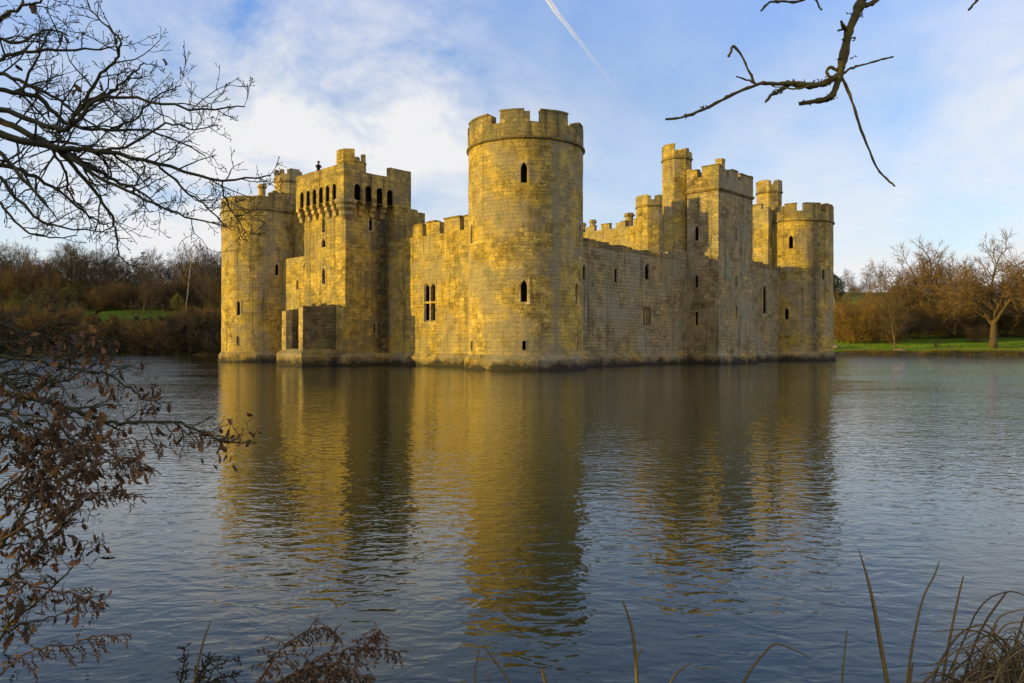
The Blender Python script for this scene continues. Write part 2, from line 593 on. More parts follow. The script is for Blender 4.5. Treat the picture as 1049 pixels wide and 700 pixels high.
def ring(mb, cx, cy, r, z0, z1, holes=(), seg=72, step=0.6, r2=None):
    """round wall sheet; holes are (angle, zc, w, h)"""
    th = {2 * PI * i / seg for i in range(seg + 1)}
    k = max(1, round((z1 - z0) / step))
    zs = {z0 + (z1 - z0) * i / k for i in range(k + 1)}
    hh = []
    for a, zc, w, h in holes:
        a = a % (2 * PI)
        d = w / 2 / r
        th |= {a - d, a + d}
        zs |= {zc - h / 2, zc + h / 2}
        hh.append((a, zc, d, h))
    th, zs = sorted(th), sorted(zs)
    for t0, t1 in zip(th, th[1:]):
        if t1 - t0 < 1e-4:
            continue
        for a, b in zip(zs, zs[1:]):
            if b - a < 1e-4:
                continue
            tm, zm = (t0 + t1) / 2, (a + b) / 2
            if any(abs(tm - aa) < d and abs(zm - zc) < h / 2 for aa, zc, d, h in hh):
                continue
            ra = r if r2 is None else r + (r2 - r) * (a - z0) / (z1 - z0)
            rb = r if r2 is None else r + (r2 - r) * (b - z0) / (z1 - z0)
            mb.face([(cx + ra * math.cos(t0), cy + ra * math.sin(t0), a), (cx + ra * math.cos(t1), cy + ra * math.sin(t1), a),
                     (cx + rb * math.cos(t1), cy + rb * math.sin(t1), b), (cx + rb * math.cos(t0), cy + rb * math.sin(t0), b)],
                    [(t0 * r, a), (t1 * r, a), (t1 * r, b), (t0 * r, b)])


def disc(mb, cx, cy, r, z, seg=36):
    mb.face([(cx + r * math.cos(2 * PI * i / seg), cy + r * math.sin(2 * PI * i / seg), z) for i in range(seg)],
            [(r * math.cos(2 * PI * i / seg), r * math.sin(2 * PI * i / seg)) for i in range(seg)])


def strip(mb, outer, inner, z0, tops, closed=False, u0=0.0, wavy=0.0):
    """a wall whose top steps up and down: outer/inner are n+1 stations, tops n heights"""
    n = len(tops)
    u = [u0]
    for a, b in zip(outer, outer[1:]):
        u.append(u[-1] + math.dist(a, b))

    def p(q, z):
        return (q[0], q[1], z)
    for i in range(n):
        o0, o1, i0, i1, t = outer[i], outer[i + 1], inner[i], inner[i + 1], tops[i]
        mb.face([p(o0, z0), p(o1, z0), p(o1, t), p(o0, t)], [(u[i], z0), (u[i + 1], z0), (u[i + 1], t), (u[i], t)])
        mb.face([p(i1, z0), p(i0, z0), p(i0, t), p(i1, t)], [(u[i + 1], z0), (u[i], z0), (u[i], t), (u[i + 1], t)])
        mb.face([p(o0, t), p(o1, t), p(i1, t), p(i0, t)], [(u[i], 0), (u[i + 1], 0), (u[i + 1], 0.5), (u[i], 0.5)])
        mb.face([p(o1, z0), p(o0, z0), p(i0, z0), p(i1, z0)], [(u[i], 0), (u[i + 1], 0), (u[i + 1], 0.5), (u[i], 0.5)])
    rng = range(n) if closed else range(n - 1)
    for i in rng:
        j = (i + 1) % n
        if abs(tops[i] - tops[j]) > 1e-4:
            lo, hi = min(tops[i], tops[j]), max(tops[i], tops[j])
            a, b = outer[i + 1], inner[i + 1]
            q = [p(a, lo), p(b, lo), p(b, hi), p(a, hi)]
            if tops[j] > tops[i]:
                q.reverse()
            mb.face(q, [(0, v[2]) if k in (0, 3) else (0.6, v[2]) for k, v in enumerate(q)])
    if not closed:
        for e, s in ((0, 1), (n, -1)):
            t = tops[0] if e == 0 else tops[-1]
            q = [p(inner[e], z0), p(outer[e], z0), p(outer[e], t), p(inner[e], t)]
            if s < 0:
                q.reverse()
            mb.face(q, [(0, v[2]) for v in q])


def straight_stations(p0, p1, cuts, thick):
    """cuts: list of s; returns outer, inner for wall run p0->p1 (outward on the right)"""
    p0, p1 = Vector(p0), Vector(p1)
    d = (p1 - p0).normalized()
    nrm = Vector((d.y, -d.x))
    o = [tuple(p0 + d * s) for s in cuts]
    i = [tuple(p0 + d * s - nrm * thick) for s in cuts]
    return o, i


CH = random.Random(404)      # which merlon stones have lost their edge


def battlement(p0, p1, thick, z0, zc, merlons, name, mat, parent, cope=True, jit=0.03, maxseg=0.7):
    """straight parapet. merlons: (s0, s1, ztop)"""
    L = math.dist(p0, p1)
    cuts = {0.0, L}
    for a, b, zt in merlons:
        cuts |= {max(a, 0), min(b, L)}
    cs = sorted(cuts)
    full = []
    for a, b in zip(cs, cs[1:]):
        k = max(1, round((b - a) / maxseg))
        full += [a + (b - a) * i / k for i in range(k)]
    full.append(L)
    tops = []
    for a, b in zip(full, full[1:]):
        m_ = (a + b) / 2
        t = zc
        for s0, s1, zt in merlons:
            if s0 < m_ < s1:
                end = a - s0 < 0.02 or s1 - b < 0.02
                t = zt - (CH.uniform(0.06, 0.22) if end and CH.random() < 0.22 else 0)
        tops.append(t)
    mb = MB()
    o, i = straight_stations(p0, p1, full, thick)
    strip(mb, o, i, z0, tops)
    ob = mb.build(name, mat, parent, weld=True, jit=jit)
    if cope and merlons:
        d = (Vector(p1) - Vector(p0)).normalized()
        nn = Vector((d.y, -d.x)) * 0.05
        for s0, s1, zt in merlons:
            seg = [(a, b) for a, b, t in zip(full, full[1:], tops) if abs(t - zt) < 1e-6 and s0 < (a + b) / 2 < s1]
            if not seg:
                continue
            k = max(2, round((seg[-1][1] - seg[0][0]) / 0.5))
            a, b = max(seg[0][0] - 0.04, 0), min(seg[-1][1] + 0.04, L)
            cuts_ = [a + (b - a) * j / k for j in range(k + 1)]
            o, i = straight_stations(p0, p1, cuts_, thick)
            o = [tuple(Vector(q) + nn) for q in o]
            i = [tuple(Vector(q) - nn) for q in i]
            cb = MB()
            strip(cb, o, i, zt - 0.08, [zt + 0.06] * k)
            cb.build('coping', M_COPE, parent, weld=True, jit=0.04)
    return ob


def round_tower(cx, cy, wins, merlons, mat, label, parapet_tops=(17.75, 18.62), facing=0.0, cope=True, zstr=16.55):
    """wins: (angle_deg, z_low, z_high, w, kind)"""
    r = 4.4
    hs, wl = [], []
    for a, zl, zh, w, kind in wins:
        h = zh - zl
        m = 0.16 if kind in ('lancet', 'cross') else 0.05
        hs.append((R(a), (zl + zh) / 2, w + m, h + m))
        wl.append((R(a), (zl + zh) / 2, w, h, kind, m))
    mb = MB()
    ring(mb, cx, cy, r, 1.1, zstr, hs)
    body = mb.build('round_tower', mat, castle, smooth=True, weld=True, jit=0.035)
    body['label'] = label
    for a, zc, w, h, kind, m in wl:
        rr = r * math.cos(w / 2 / r)
        window(body, (cx + rr * math.cos(a), cy + rr * math.sin(a), zc), (math.cos(a), math.sin(a)), w, h, kind, m)
    # plinth
    pb = MB()
    ring(pb, cx, cy, 4.78, -1.2, 0.75, seg=60, r2=4.70)
    ring(pb, cx, cy, 4.70, 0.75, 1.16, seg=60, step=0.5, r2=4.36)
    pb.build('plinth', M_PLINTH, body, smooth=False, weld=True, jit=0.05)
    # string course
    sb = MB()
    ring(sb, cx, cy, 4.38, zstr - 0.08, zstr + 0.03, seg=72, r2=4.56)
    ring(sb, cx, cy, 4.56, zstr + 0.03, zstr + 0.13, seg=72)
    ring(sb, cx, cy, 4.56, zstr + 0.13, zstr + 0.2, seg=72, r2=4.42)
    sb.build('string_course', M_COPE, body, smooth=False, weld=True, jit=0.015)
    # parapet with merlons (angles in degrees)
    cuts = {0.0, 360.0}
    ms = []
    for a, b, zt in merlons:
        a0, b0 = (facing + a) % 360, (facing + b) % 360
        if b0 < a0:
            ms += [(a0, 360.0, zt), (0.0, b0, zt)]
        else:
            ms.append((a0, b0, zt))
    for a, b, zt in ms:
        cuts |= {a, b}
    cs = sorted(cuts)
    full = []
    for a, b in zip(cs, cs[1:]):
        k = max(1, round((b - a) / 6))
        full += [a + (b - a) * i / k for i in range(k)]
    full.append(360.0)
    tops = []
    for a, b in zip(full, full[1:]):
        t = parapet_tops[0]
        for s0, s1, zt in ms:
            if s0 < (a + b) / 2 < s1:
                end = a - s0 < 0.05 or s1 - b < 0.05
                t = zt - (CH.uniform(0.06, 0.22) if end and CH.random() < 0.2 else 0)
        tops.append(t)
    ro, ri = 4.43, 3.82
    o = [(cx + ro * math.cos(R(a)), cy + ro * math.sin(R(a))) for a in full]
    i = [(cx + ri * math.cos(R(a)), cy + ri * math.sin(R(a))) for a in full]
    qb = MB()
    strip(qb, o, i, zstr + 0.1, tops, closed=True)
    qb.build('parapet', M_TOP, body, weld=True, jit=0.06)
    if cope:
        for s0, s1, zt in ms:
            seg = [(a, b) for a, b, t in zip(full, full[1:], tops) if abs(t - zt) < 1e-6 and s0 < (a + b) / 2 < s1]
            if not seg:
                continue
            a, b = seg[0][0] - 0.5, seg[-1][1] + 0.5
            k = max(2, round((b - a) / 5))
            an = [a + (b - a) * j / k for j in range(k + 1)]
            o = [(cx + 4.47 * math.cos(R(x)), cy + 4.47 * math.sin(R(x))) for x in an]
            i = [(cx + 3.79 * math.cos(R(x)), cy + 3.79 * math.sin(R(x))) for x in an]
            cb = MB()
            strip(cb, o, i, zt - 0.08, [zt + 0.06] * k)
            cb.build('coping', M_COPE, body, weld=True, jit=0.045)
    fb = MB()
    disc(fb, cx, cy, 4.2, zstr + 0.18)
    fb.build('roof_floor', M_COPE, body)
    return body


TH = 18.62
se = round_tower(0, 0, [
    (-47.2 - 1.5, 13.35, 14.85, 0.5, 'lancet'), (-47.2 - 1.5, 4.85, 6.45, 0.5, 'lancet'), (-47.2 - 1.5, 1.45, 2.1, 0.26, 'slit'),
    (-47.2 - 66, 9.4, 10.9, 0.5, 'lancet'), (-47.2 - 66, 1.45, 2.1, 0.26, 'slit'),
    (-47.2 + 59, 4.85, 6.45, 0.5, 'lancet'), (-47.2 + 66, 9.4, 10.9, 0.5, 'lancet'), (-47.2 + 61, 1.45, 2.1, 0.26, 'slit')],
    [(-75, -34, TH - 0.1), (-25, 4, TH), (14, 44, TH), (56, 82, 18.25), (96, 122, TH), (134, 160, TH), (172, 198, TH), (210, 236, TH), (246, 274, TH - 0.1)],
    M_STONE_NEAR, 'tall round corner tower in the middle of the picture, half golden and half in shade', facing=-47.2)
ne = round_tower(0, 49, [
    (-66.6 - 5.5, 13.3, 14.9, 0.5, 'lancet'), (-66.6 - 12, 4.9, 6.3, 0.45, 'lancet'), (-66.6 + 46, 9.6, 10.9, 0.45, 'lancet')],
    [(-72, -30, TH - 0.25), (-21, 3, TH), (13, 40, TH), (50, 78, TH), (90, 118, TH), (130, 160, TH), (172, 200, TH), (212, 240, TH), (250, 276, TH)],
    M_STONE_DARKSTREAK, 'round corner tower on the far right with a black stain down its side', facing=-66.6)
sw = round_tower(-41, 0, [
    (-28 - 34.5, 5.1, 6.7, 0.45, 'lancet'), (-28 - 35.5, 1.8, 2.8, 0.26, 'slit'), (-28 + 20, 9.5, 10.8, 0.4, 'lancet')],
    [(8, 60, 18.75)], M_STONE, 'round corner tower on the far left with a worn parapet', parapet_tops=(18.1, 18.7), facing=-28, cope=False)
nw = round_tower(-41, 49, [], [(i * 40, i * 40 + 28, TH) for i in range(9)], M_STONE, 'round corner tower at the far back', facing=0)


def octa(mb, cx, cy, r, z0, z1, seg=8, rot=PI / 8, u0=0.0, r2=None):
    r2 = r2 or r
    for k in range(seg):
        a, b = rot + 2 * PI * k / seg, rot + 2 * PI * (k + 1) / seg
        e = 2 * r * math.sin(PI / seg)
        mb.face([(cx + r * math.cos(a), cy + r * math.sin(a), z0), (cx + r * math.cos(b), cy + r * math.sin(b), z0),
                 (cx + r2 * math.cos(b), cy + r2 * math.sin(b), z1), (cx + r2 * math.cos(a), cy + r2 * math.sin(a), z1)],
                [(u0 + e * k, z0), (u0 + e * (k + 1), z0), (u0 + e * (k + 1), z1), (u0 + e * k, z1)])


def octa_stations(cx, cy, r, seg=8, rot=PI / 8, cuts=(0.0, 0.3, 0.7)):
    out = []
    for k in range(seg):
        a, b = rot + 2 * PI * k / seg, rot + 2 * PI * (k + 1) / seg
        p, q = Vector((cx + r * math.cos(a), cy + r * math.sin(a))), Vector((cx + r * math.cos(b), cy + r * math.sin(b)))
        for c in cuts:
            out.append(tuple(p.lerp(q, c)))
    out.append(out[0])
    return out


def stair_turret(cx, cy, r, zb, zt, label, broken=(), mat=None, wins=(), parent=None, zpar=1.5):
    """octagonal turret with a small crenellated crown; crenels at the middle of every other face"""
    mat = mat or M_STONE
    mb = MB()
    n = 5
    for k in range(n):
        octa(mb, cx, cy, r, zb + (zt - zpar - zb) * k / n, zb + (zt - zpar - zb) * (k + 1) / n)
    o = mb.build('stair_turret', mat, parent or castle, weld=True, jit=0.03)
    o['label'] = label
    sb = MB()
    z = zt - zpar
    octa(sb, cx, cy, r - 0.02, z - 0.15, z, r2=r + 0.14)
    octa(sb, cx, cy, r + 0.14, z, z + 0.12)
    octa(sb, cx, cy, r + 0.14, z + 0.12, z + 0.22, r2=r + 0.04)
    sb.build('string_course', M_COPE, o, weld=True, jit=0.015)
    st = octa_stations(cx, cy, r + 0.05)
    si = octa_stations(cx, cy, r - 0.38)
    tops = []
    for k in range(8):
        gap = (k % 2 == 0)
        for c in range(3):
            t = zt - 0.65 if (gap and c == 1) else zt - (0.12 if k % 3 == 0 else 0)
            if k in broken:
                t = zt - 0.75
            tops.append(t)
    pb = MB()
    strip(pb, st, si, z + 0.05, tops, closed=True)
    pb.build('parapet', mat, o, weld=True, jit=0.035)
    fb = MB()
    fb.face([(cx + (r - 0.1) * math.cos(PI / 8 + PI * k / 4), cy + (r - 0.1) * math.sin(PI / 8 + PI * k / 4), z + 0.1) for k in range(8)])
    fb.build('roof_floor', M_COPE, o)
    for a, zc, w, h in wins:
        rr = r * math.cos(PI / 8)
        window(o, (cx + rr * math.cos(a), cy + rr * math.sin(a), zc), (math.cos(a), math.sin(a)), w, h, 'lancet', 0.1, 0.3)
    return o


stair_turret(-2.0, 25.0, 1.5, 6.0, 22.2, 'slender octagonal turret rising behind the square east tower', broken=(6, 7, 0), wins=((-PI / 4, 16.0, 0.3, 0.8),))
stair_turret(-2.4, 47.0, 1.5, 12.0, 22.1, 'octagonal turret beside the round tower on the right', wins=((-PI / 2, 14.9, 0.5, 1.0),))
stair_turret(-39.3, 2.3, 1.5, 12.0, 21.9, 'octagonal turret on the round tower at the left', broken=(5,))
stair_turret(-18.4, 45.0, 2.0, 12.0, 22.1, 'turret of the gatehouse seen over the long shaded wall')


def wallbox(mb, x0, y0, x1, y1, z0, z1, st=0.55):
    panel(mb, (x0, y0), (x1, y0), z0, z1, step=st)
    panel(mb, (x1, y0), (x1, y1), z0, z1, step=st, u0=3)
    panel(mb, (x1, y1), (x0, y1), z0, z1, step=st, u0=5)
    panel(mb, (x0, y1), (x0, y0), z0, z1, step=st, u0=7)
    mb.face([(x0, y0, z1), (x1, y0, z1), (x1, y1, z1), (x0, y1, z1)], [(x0, y0), (x1, y0), (x1, y1), (x0, y1)])


# ---- square east tower
def square_tower(x0, y0, x1, y1, ztop, mat, label, south=(), east=(), z0=1.1, name='square_tower'):
    mb = MB()
    hs = [(s, (a + b) / 2, w + m, b - a + m) for s, a, b, w, k, m in south]
    he = [(s, (a + b) / 2, w + m, b - a + m) for s, a, b, w, k, m in east]
    panel(mb, (x0, y0), (x1, y0), z0, ztop, hs)
    panel(mb, (x1, y0), (x1, y1), z0, ztop, he, u0=x1 - x0)
    panel(mb, (x1, y1), (x0, y1), z0, ztop, step=1.2)
    panel(mb, (x0, y1), (x0, y0), z0, ztop, step=1.2)
    o = mb.build(name, mat, castle, weld=True, jit=0.025)
    o['label'] = label
    for s, a, b, w, k, m in south:
        window(o, (x0 + s, y0, (a + b) / 2), (0, -1), w, b - a, k, m, frame=M_DRESSED_SHADED if mat is M_STONE_SHADED else None)
    for s, a, b, w, k, m in east:
        window(o, (x1, y0 + s, (a + b) / 2), (1, 0), w, b - a, k, m, frame=M_DRESSED_SHADED if mat is M_STONE_SHADED else None)
    return o


def plinth_run(pts, parent, h=1.15, out=0.3, base=-1.2):
    """battered plinth along an open polyline of wall-foot points, outward on the right"""
    mb = MB()
    P2 = [Vector(p) for p in pts]
    offs = []
    for i, p in enumerate(P2):
        if i == 0:
            d = (P2[1] - p).normalized()
            o = Vector((d.y, -d.x))
        elif i == len(P2) - 1:
            d = (p - P2[i - 1]).normalized()
            o = Vector((d.y, -d.x))
        else:
            d0, d1 = (p - P2[i - 1]).normalized(), (P2[i + 1] - p).normalized()
            n0, n1 = Vector((d0.y, -d0.x)), Vector((d1.y, -d1.x))
            o = (n0 + n1)
            o = o / max(0.3, (1 + n0.dot(n1)))
        offs.append(o)
    u = 0
    for i in range(len(P2) - 1):
        L = (P2[i + 1] - P2[i]).length
        k = max(1, round(L / 0.8))
        for j in range(k):
            a, b = j / k, (j + 1) / k
            p0, p1 = P2[i].lerp(P2[i + 1], a), P2[i].lerp(P2[i + 1], b)
            o0, o1 = offs[i].lerp(offs[i + 1], a), offs[i].lerp(offs[i + 1], b)
            rows = [(out, base), (out, -0.2), (out * 0.93, h - 0.4), (-0.03, h)]
            for (q0, z0), (q1, z1) in zip(rows, rows[1:]):
                A, B = p0 + o0 * q0, p1 + o1 * q0
                C, D = p1 + o1 * q1, p0 + o0 * q1
                uu0, uu1 = u + L * a, u + L * b
                mb.face([(A.x, A.y, z0), (B.x, B.y, z0), (C.x, C.y, z1), (D.x, D.y, z1)], [(uu0, z0), (uu1, z0), (uu1, z1), (uu0, z1)])
        u += L
    return mb.build('plinth', M_PLINTH, parent, weld=True, jit=0.04)


et = square_tower(-0.05, 23.7, 3.41, 30.8, 16.9, M_STONE_SHADED, 'square tower in the middle of the shaded right side, its upper left face sunlit',
                  south=[(1.1, 12.1, 13.6, 0.45, 'lancet', 0.16), (1.1, 7.5, 8.7, 0.34, 'slit', 0.05), (1.1, 3.8, 5.1, 0.34, 'slit', 0.05)],
                  east=[(3.6, 12.2, 13.6, 0.42, 'lancet', 0.16), (3.6, 7.7, 8.9, 0.42, 'lancet', 0.14), (3.6, 4.4, 5.8, 0.42, 'lancet', 0.14)])
plinth_run([(0.0, 23.7), (3.41, 23.7), (3.41, 30.8), (0.0, 30.8)], et)
sb = MB()
for (x0, y0, x1, y1) in ((-2.95, 23.52, 3.59, 30.98),):
    for za, zb_, e0, e1 in ((16.78, 16.95, 0.0, 0.15), (16.95, 17.12, 0.15, 0.15)):
        c = lambda e: [(-0.05 - e, 23.7 - e), (3.41 + e, 23.7 - e), (3.41 + e, 30.8 + e), (-0.05 - e, 30.8 + e)]
        A, B = c(e0), c(e1)
        for i in range(4):
            j = (i + 1) % 4
            sb.face([(*A[i], za), (*A[j], za), (*B[j], zb_), (*B[i], zb_)], [(0, za), (6, za), (6, zb_), (0, zb_)])
    A, B = c(0.15), c(-0.5)
    for i in range(4):
        j = (i + 1) % 4
        sb.face([(*A[i], 17.12), (*A[j], 17.12), (*B[j], 17.2), (*B[i], 17.2)], [(0, 0), (6, 0), (6, .6), (0, .6)])
sb.build('string_course', M_COPE, et, weld=True, jit=0.02)
zc, zm = 18.3, 19.2
battlement((-0.09, 23.66), (3.45, 23.66), 0.55, 17.0, zc, [(0, 1.2, zm - 0.1), (1.75, 3.54, zm + 0.1)], 'parapet', M_TOP, et)
battlement((3.45, 23.66), (3.45, 30.84), 0.55, 17.0, zc, [(0, 1.5, zm), (2.1, 3.9, zm), (4.6, 7.18, zm - 0.1)], 'parapet', M_STONE_SHADED, et)
battlement((3.45, 30.84), (-0.09, 30.84), 0.55, 17.0, zc, [(0, 1.3, zm), (2.0, 3.54, zm)], 'parapet', M_STONE_SHADED, et)
battlement((-0.09, 30.84), (-0.09, 23.66), 0.55, 17.0, zc, [(0, 1.6, zm), (2.6, 4.2, zm), (5.2, 7.18, zm)], 'parapet', M_STONE_SHADED, et)
fb = MB()
fb.face([(0.0, 23.8, 17.15), (3.3, 23.8, 17.15), (3.3, 30.7, 17.15), (0.0, 30.7, 17.15)])
fb.build('roof_floor', M_COPE, et)


def chimney(parent, x, y, zb, zt, r=0.36, label=None, seg=8):
    mb = MB()
    prof = [(r, zb), (r * 0.95, zt - 0.5), (r * 1.35, zt - 0.4), (r * 1.35, zt - 0.22), (r * 1.05, zt - 0.15), (r * 1.1, zt)]
    for (r0, z0), (r1, z1) in zip(prof, prof[1:]):
        octa(mb, x, y, r0, z0, z1, seg, r2=r1)
    mb.face([(x + r * 0.6 * math.cos(2 * PI * k / seg), y + r * 0.6 * math.sin(2 * PI * k / seg), zt - 0.05) for k in range(seg)])
    o = mb.build('chimney', M_STONE, parent, weld=True, jit=0.02)
    if label:
        o['label'] = label
    return o


mb = MB()
mb.box(2.45, 24.9, 17.1, 3.1, 25.6, 19.9)
mb.box(2.4, 24.85, 19.9, 3.12, 25.65, 20.15)
mb.build('chimney', M_STONE, et, weld=True, jit=0.04)
chimney(sw, -43.0, 1.0, 16.7, 20.7, 0.42)
chimney(sw, -40.6, 1.2, 16.7, 19.4, 0.5)

# ---- postern tower with machicolations
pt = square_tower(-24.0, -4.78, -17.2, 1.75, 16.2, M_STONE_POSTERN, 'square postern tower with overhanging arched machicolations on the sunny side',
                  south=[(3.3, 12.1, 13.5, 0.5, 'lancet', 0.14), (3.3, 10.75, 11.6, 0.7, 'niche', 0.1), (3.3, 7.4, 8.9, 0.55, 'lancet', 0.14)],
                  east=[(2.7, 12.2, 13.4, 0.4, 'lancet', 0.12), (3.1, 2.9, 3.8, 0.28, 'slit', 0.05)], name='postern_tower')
plinth_run([(-24.0, 0.0), (-24.0, -4.78), (-17.2, -4.78), (-17.2, 0.0)], pt)
# overhanging gallery wall pierced by slots
slots_s = [-(a) for a in (23.5, 22.42, 21.34, 20.26, 19.18, 18.1)]
slots_e = [-3.9, -2.7, -1.5, -0.35]
X0, Y0, X1, Y1 = -24.55, -5.35, -16.65, 2.1
gb = MB()
ZB = 14.6
panel(gb, (X0, Y0), (X1, Y0), ZB, 16.7, [(x - X0, 15.35, 0.66, 1.5) for x in slots_s])
panel(gb, (X1, Y0), (X1, Y1), ZB, 16.7, [(y - Y0, 15.35, 0.72, 1.5) for y in slots_e], u0=8)
panel(gb, (X1, Y1), (X0, Y1), ZB, 16.7, step=1.2)
panel(gb, (X0, Y1), (X0, Y0), ZB, 16.7, step=1.2)
gal = gb.build('machicolated_gallery', M_STONE_STAINED, pt, weld=True, jit=0.015)
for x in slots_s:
    window(pt, (x, Y0, 15.35), (0, -1), 0.62, 1.46, 'slot', 0.035, 0.5, M_STONE_STAINED, name='machicolation_arch', proud=0.02)  # slot backs painted as deep shade; open wall there would be partly lit
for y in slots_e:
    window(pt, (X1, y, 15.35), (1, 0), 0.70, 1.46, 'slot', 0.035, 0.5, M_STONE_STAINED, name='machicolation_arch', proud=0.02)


def corbel(x, y, nx, ny, w, label=None):
    mb = MB()
    t = Vector((-ny, nx))
    n = Vector((nx, ny))
    c = Vector((x, y))

    def pr(s, d, z):
        q = c + t * s + n * d
        return (q.x, q.y, z)
    for (d1, z0, z1) in ((0.24, 13.35, 13.78), (0.44, 13.78, 14.21), (0.60, 14.21, 14.63)):
        prof = [(-0.1, z0 - 0.04)]
        for k in range(6):
            a = PI / 2 * k / 5
            prof.append((d1 * (0.45 + 0.55 * math.sin(a)), z0 + (z1 - z0) * 0.62 * (1 - math.cos(a))))
        prof += [(d1, z1), (-0.1, z1)]
        for (da, za), (db, zb_) in zip(prof, prof[1:]):
            mb.face([pr(-w / 2, da, za), pr(w / 2, da, za), pr(w / 2, db, zb_), pr(-w / 2, db, zb_)],
                    [(0, za), (w, za), (w, zb_), (0, zb_)])
        mb.face([pr(w / 2, d, z) for d, z in prof], [(d, z) for d, z in prof])
        mb.face([pr(-w / 2, d, z) for d, z in reversed(prof)], [(d, z) for d, z in reversed(prof)])
    return mb.build('corbel', M_DRESSED if abs(ny) > 0.5 else M_STONE_STAINED, pt)


sx = [-24.25] + [(a + b) / 2 for a, b in zip(slots_s, slots_s[1:])] + [-17.5]
for x in sx:
    corbel(x, -4.78, 0, -1, 0.44)
for y in [(a + b) / 2 for a, b in zip(slots_e, slots_e[1:])] + [0.35]:
    corbel(-17.2, y, 1, 0, 0.48)
mb = MB()
wallbox(mb, -17.35, 0.2, -16.66, 2.08, 11.2, 14.6)
mb.build('buttress', M_STONE_STAINED, pt, weld=True, jit=0.03)
# rounded corner corbel
cb = MB()
prof = [(0.25, 13.0), (0.55, 13.3), (0.62, 13.65), (0.5, 13.7), (0.8, 13.9), (0.86, 14.12), (0.72, 14.16), (0.98, 14.35), (1.0, 14.62)]
for (r0, z0), (r1, z1) in zip(prof, prof[1:]):
    octa(cb, -17.3, -4.68, r0, z0, z1, 16, r2=r1)
cb.build('corner_corbel', M_DRESSED, pt, weld=True, smooth=False)
# soffit of gallery
fb = MB()
fb.face([(X0, Y1, 16.68), (X1, Y1, 16.68), (X1, Y0, 16.68), (X0, Y0, 16.68)])
fb.face([(X0 + .1, Y0 + .1, 17.0), (X1 - .1, Y0 + .1, 17.0), (X1 - .1, Y1 - .1, 17.0), (X0 + .1, Y1 - .1, 17.0)])
fb.build('roof_floor', M_COPE, pt)
battlement((X0, Y0), (X1, Y0), 0.5, 16.7, 17.7, [], 'parapet', M_TOP, pt, maxseg=0.8)
battlement((X1, Y0), (X1, Y1), 0.5, 16.7, 17.25, [(0, 1.5, 17.72), (5.0, 7.45, 18.15)], 'parapet', M_STONE_STAINED, pt, cope=False)
battlement((X1, Y1), (X0, Y1), 0.5, 16.7, 17.5, [], 'parapet', M_STONE_STAINED, pt)
battlement((X0, Y1), (X0, Y0), 0.5, 16.7, 17.6, [], 'parapet', M_STONE_STAINED, pt)
# little crenellated turret on the corner
mb = MB()
octa(mb, -18.0, -3.6, 1.32, 16.7, 18.2)
lt = mb.build('corner_turret', M_STONE, pt, weld=True, jit=0.03)
st, si = octa_stations(-18.0, -3.6, 1.36, cuts=(0.0, 0.5)), octa_stations(-18.0, -3.6, 0.95, cuts=(0.0, 0.5))
tops = []
hts = [19.0, 18.35, 18.2, 18.85, 18.3, 18.3, 19.2, 19.2]
order = {5: 19.2, 6: 19.2, 7: 18.2, 0: 18.9, 1: 18.3, 2: 19.0, 3: 18.3, 4: 18.95}
for k in range(8):
    tops += [order[k], order[k] if k not in (0, 4) else 18.25]
mb = MB()
strip(mb, st, si, 18.1, tops, closed=True)
mb.build('corner_turret_parapet', M_STONE, pt, weld=True, jit=0.035)


# ---- curtain walls
def curtain(p0, p1, z1, thick, holes, mat, label, wins, steps=None, z0=1.1, plinth=True, seg=0.6):
    """p0->p1 with the outside on the right; wins: (s, zlow, zhigh, w, kind, m)"""
    d = (Vector(p1) - Vector(p0)).normalized()
    n = Vector((d.y, -d.x))
    q0, q1 = Vector(p0) - n * thick, Vector(p1) - n * thick
    mb = MB()
    hs = [(s, (a + b) / 2, w + m, b - a + m) for s, a, b, w, k, m in wins]
    panel(mb, p0, p1, z0, z1, hs, step=seg)
    panel(mb, q1, q0, z0, z1, step=1.5)
    panel(mb, p1, q1, z0, z1, step=1.0)
    panel(mb, q0, p0, z0, z1, step=1.0)
    # top walk
    L = (Vector(p1) - Vector(p0)).length
    k = max(1, round(L / seg))
    for i in range(k):
        a, b = Vector(p0).lerp(Vector(p1), i / k), Vector(p0).lerp(Vector(p1), (i + 1) / k)
        mb.face([(a.x, a.y, z1), (b.x, b.y, z1), (b.x - n.x * thick, b.y - n.y * thick, z1), (a.x - n.x * thick, a.y - n.y * thick, z1)],
                [(0, 0), (1, 0), (1, 1), (0, 1)])
    o = mb.build('curtain_wall', mat, castle, weld=True, jit=0.03)
    o['label'] = label
    for s, a, b, w, kd, m in wins:
        c = Vector(p0) + d * s
        window(o, (c.x, c.y, (a + b) / 2), n, w, b - a, kd, m, frame=M_DRESSED_SHADED if mat is M_STONE_SHADED else None)
    if plinth:
        plinth_run([p0, p1], o)
    return o


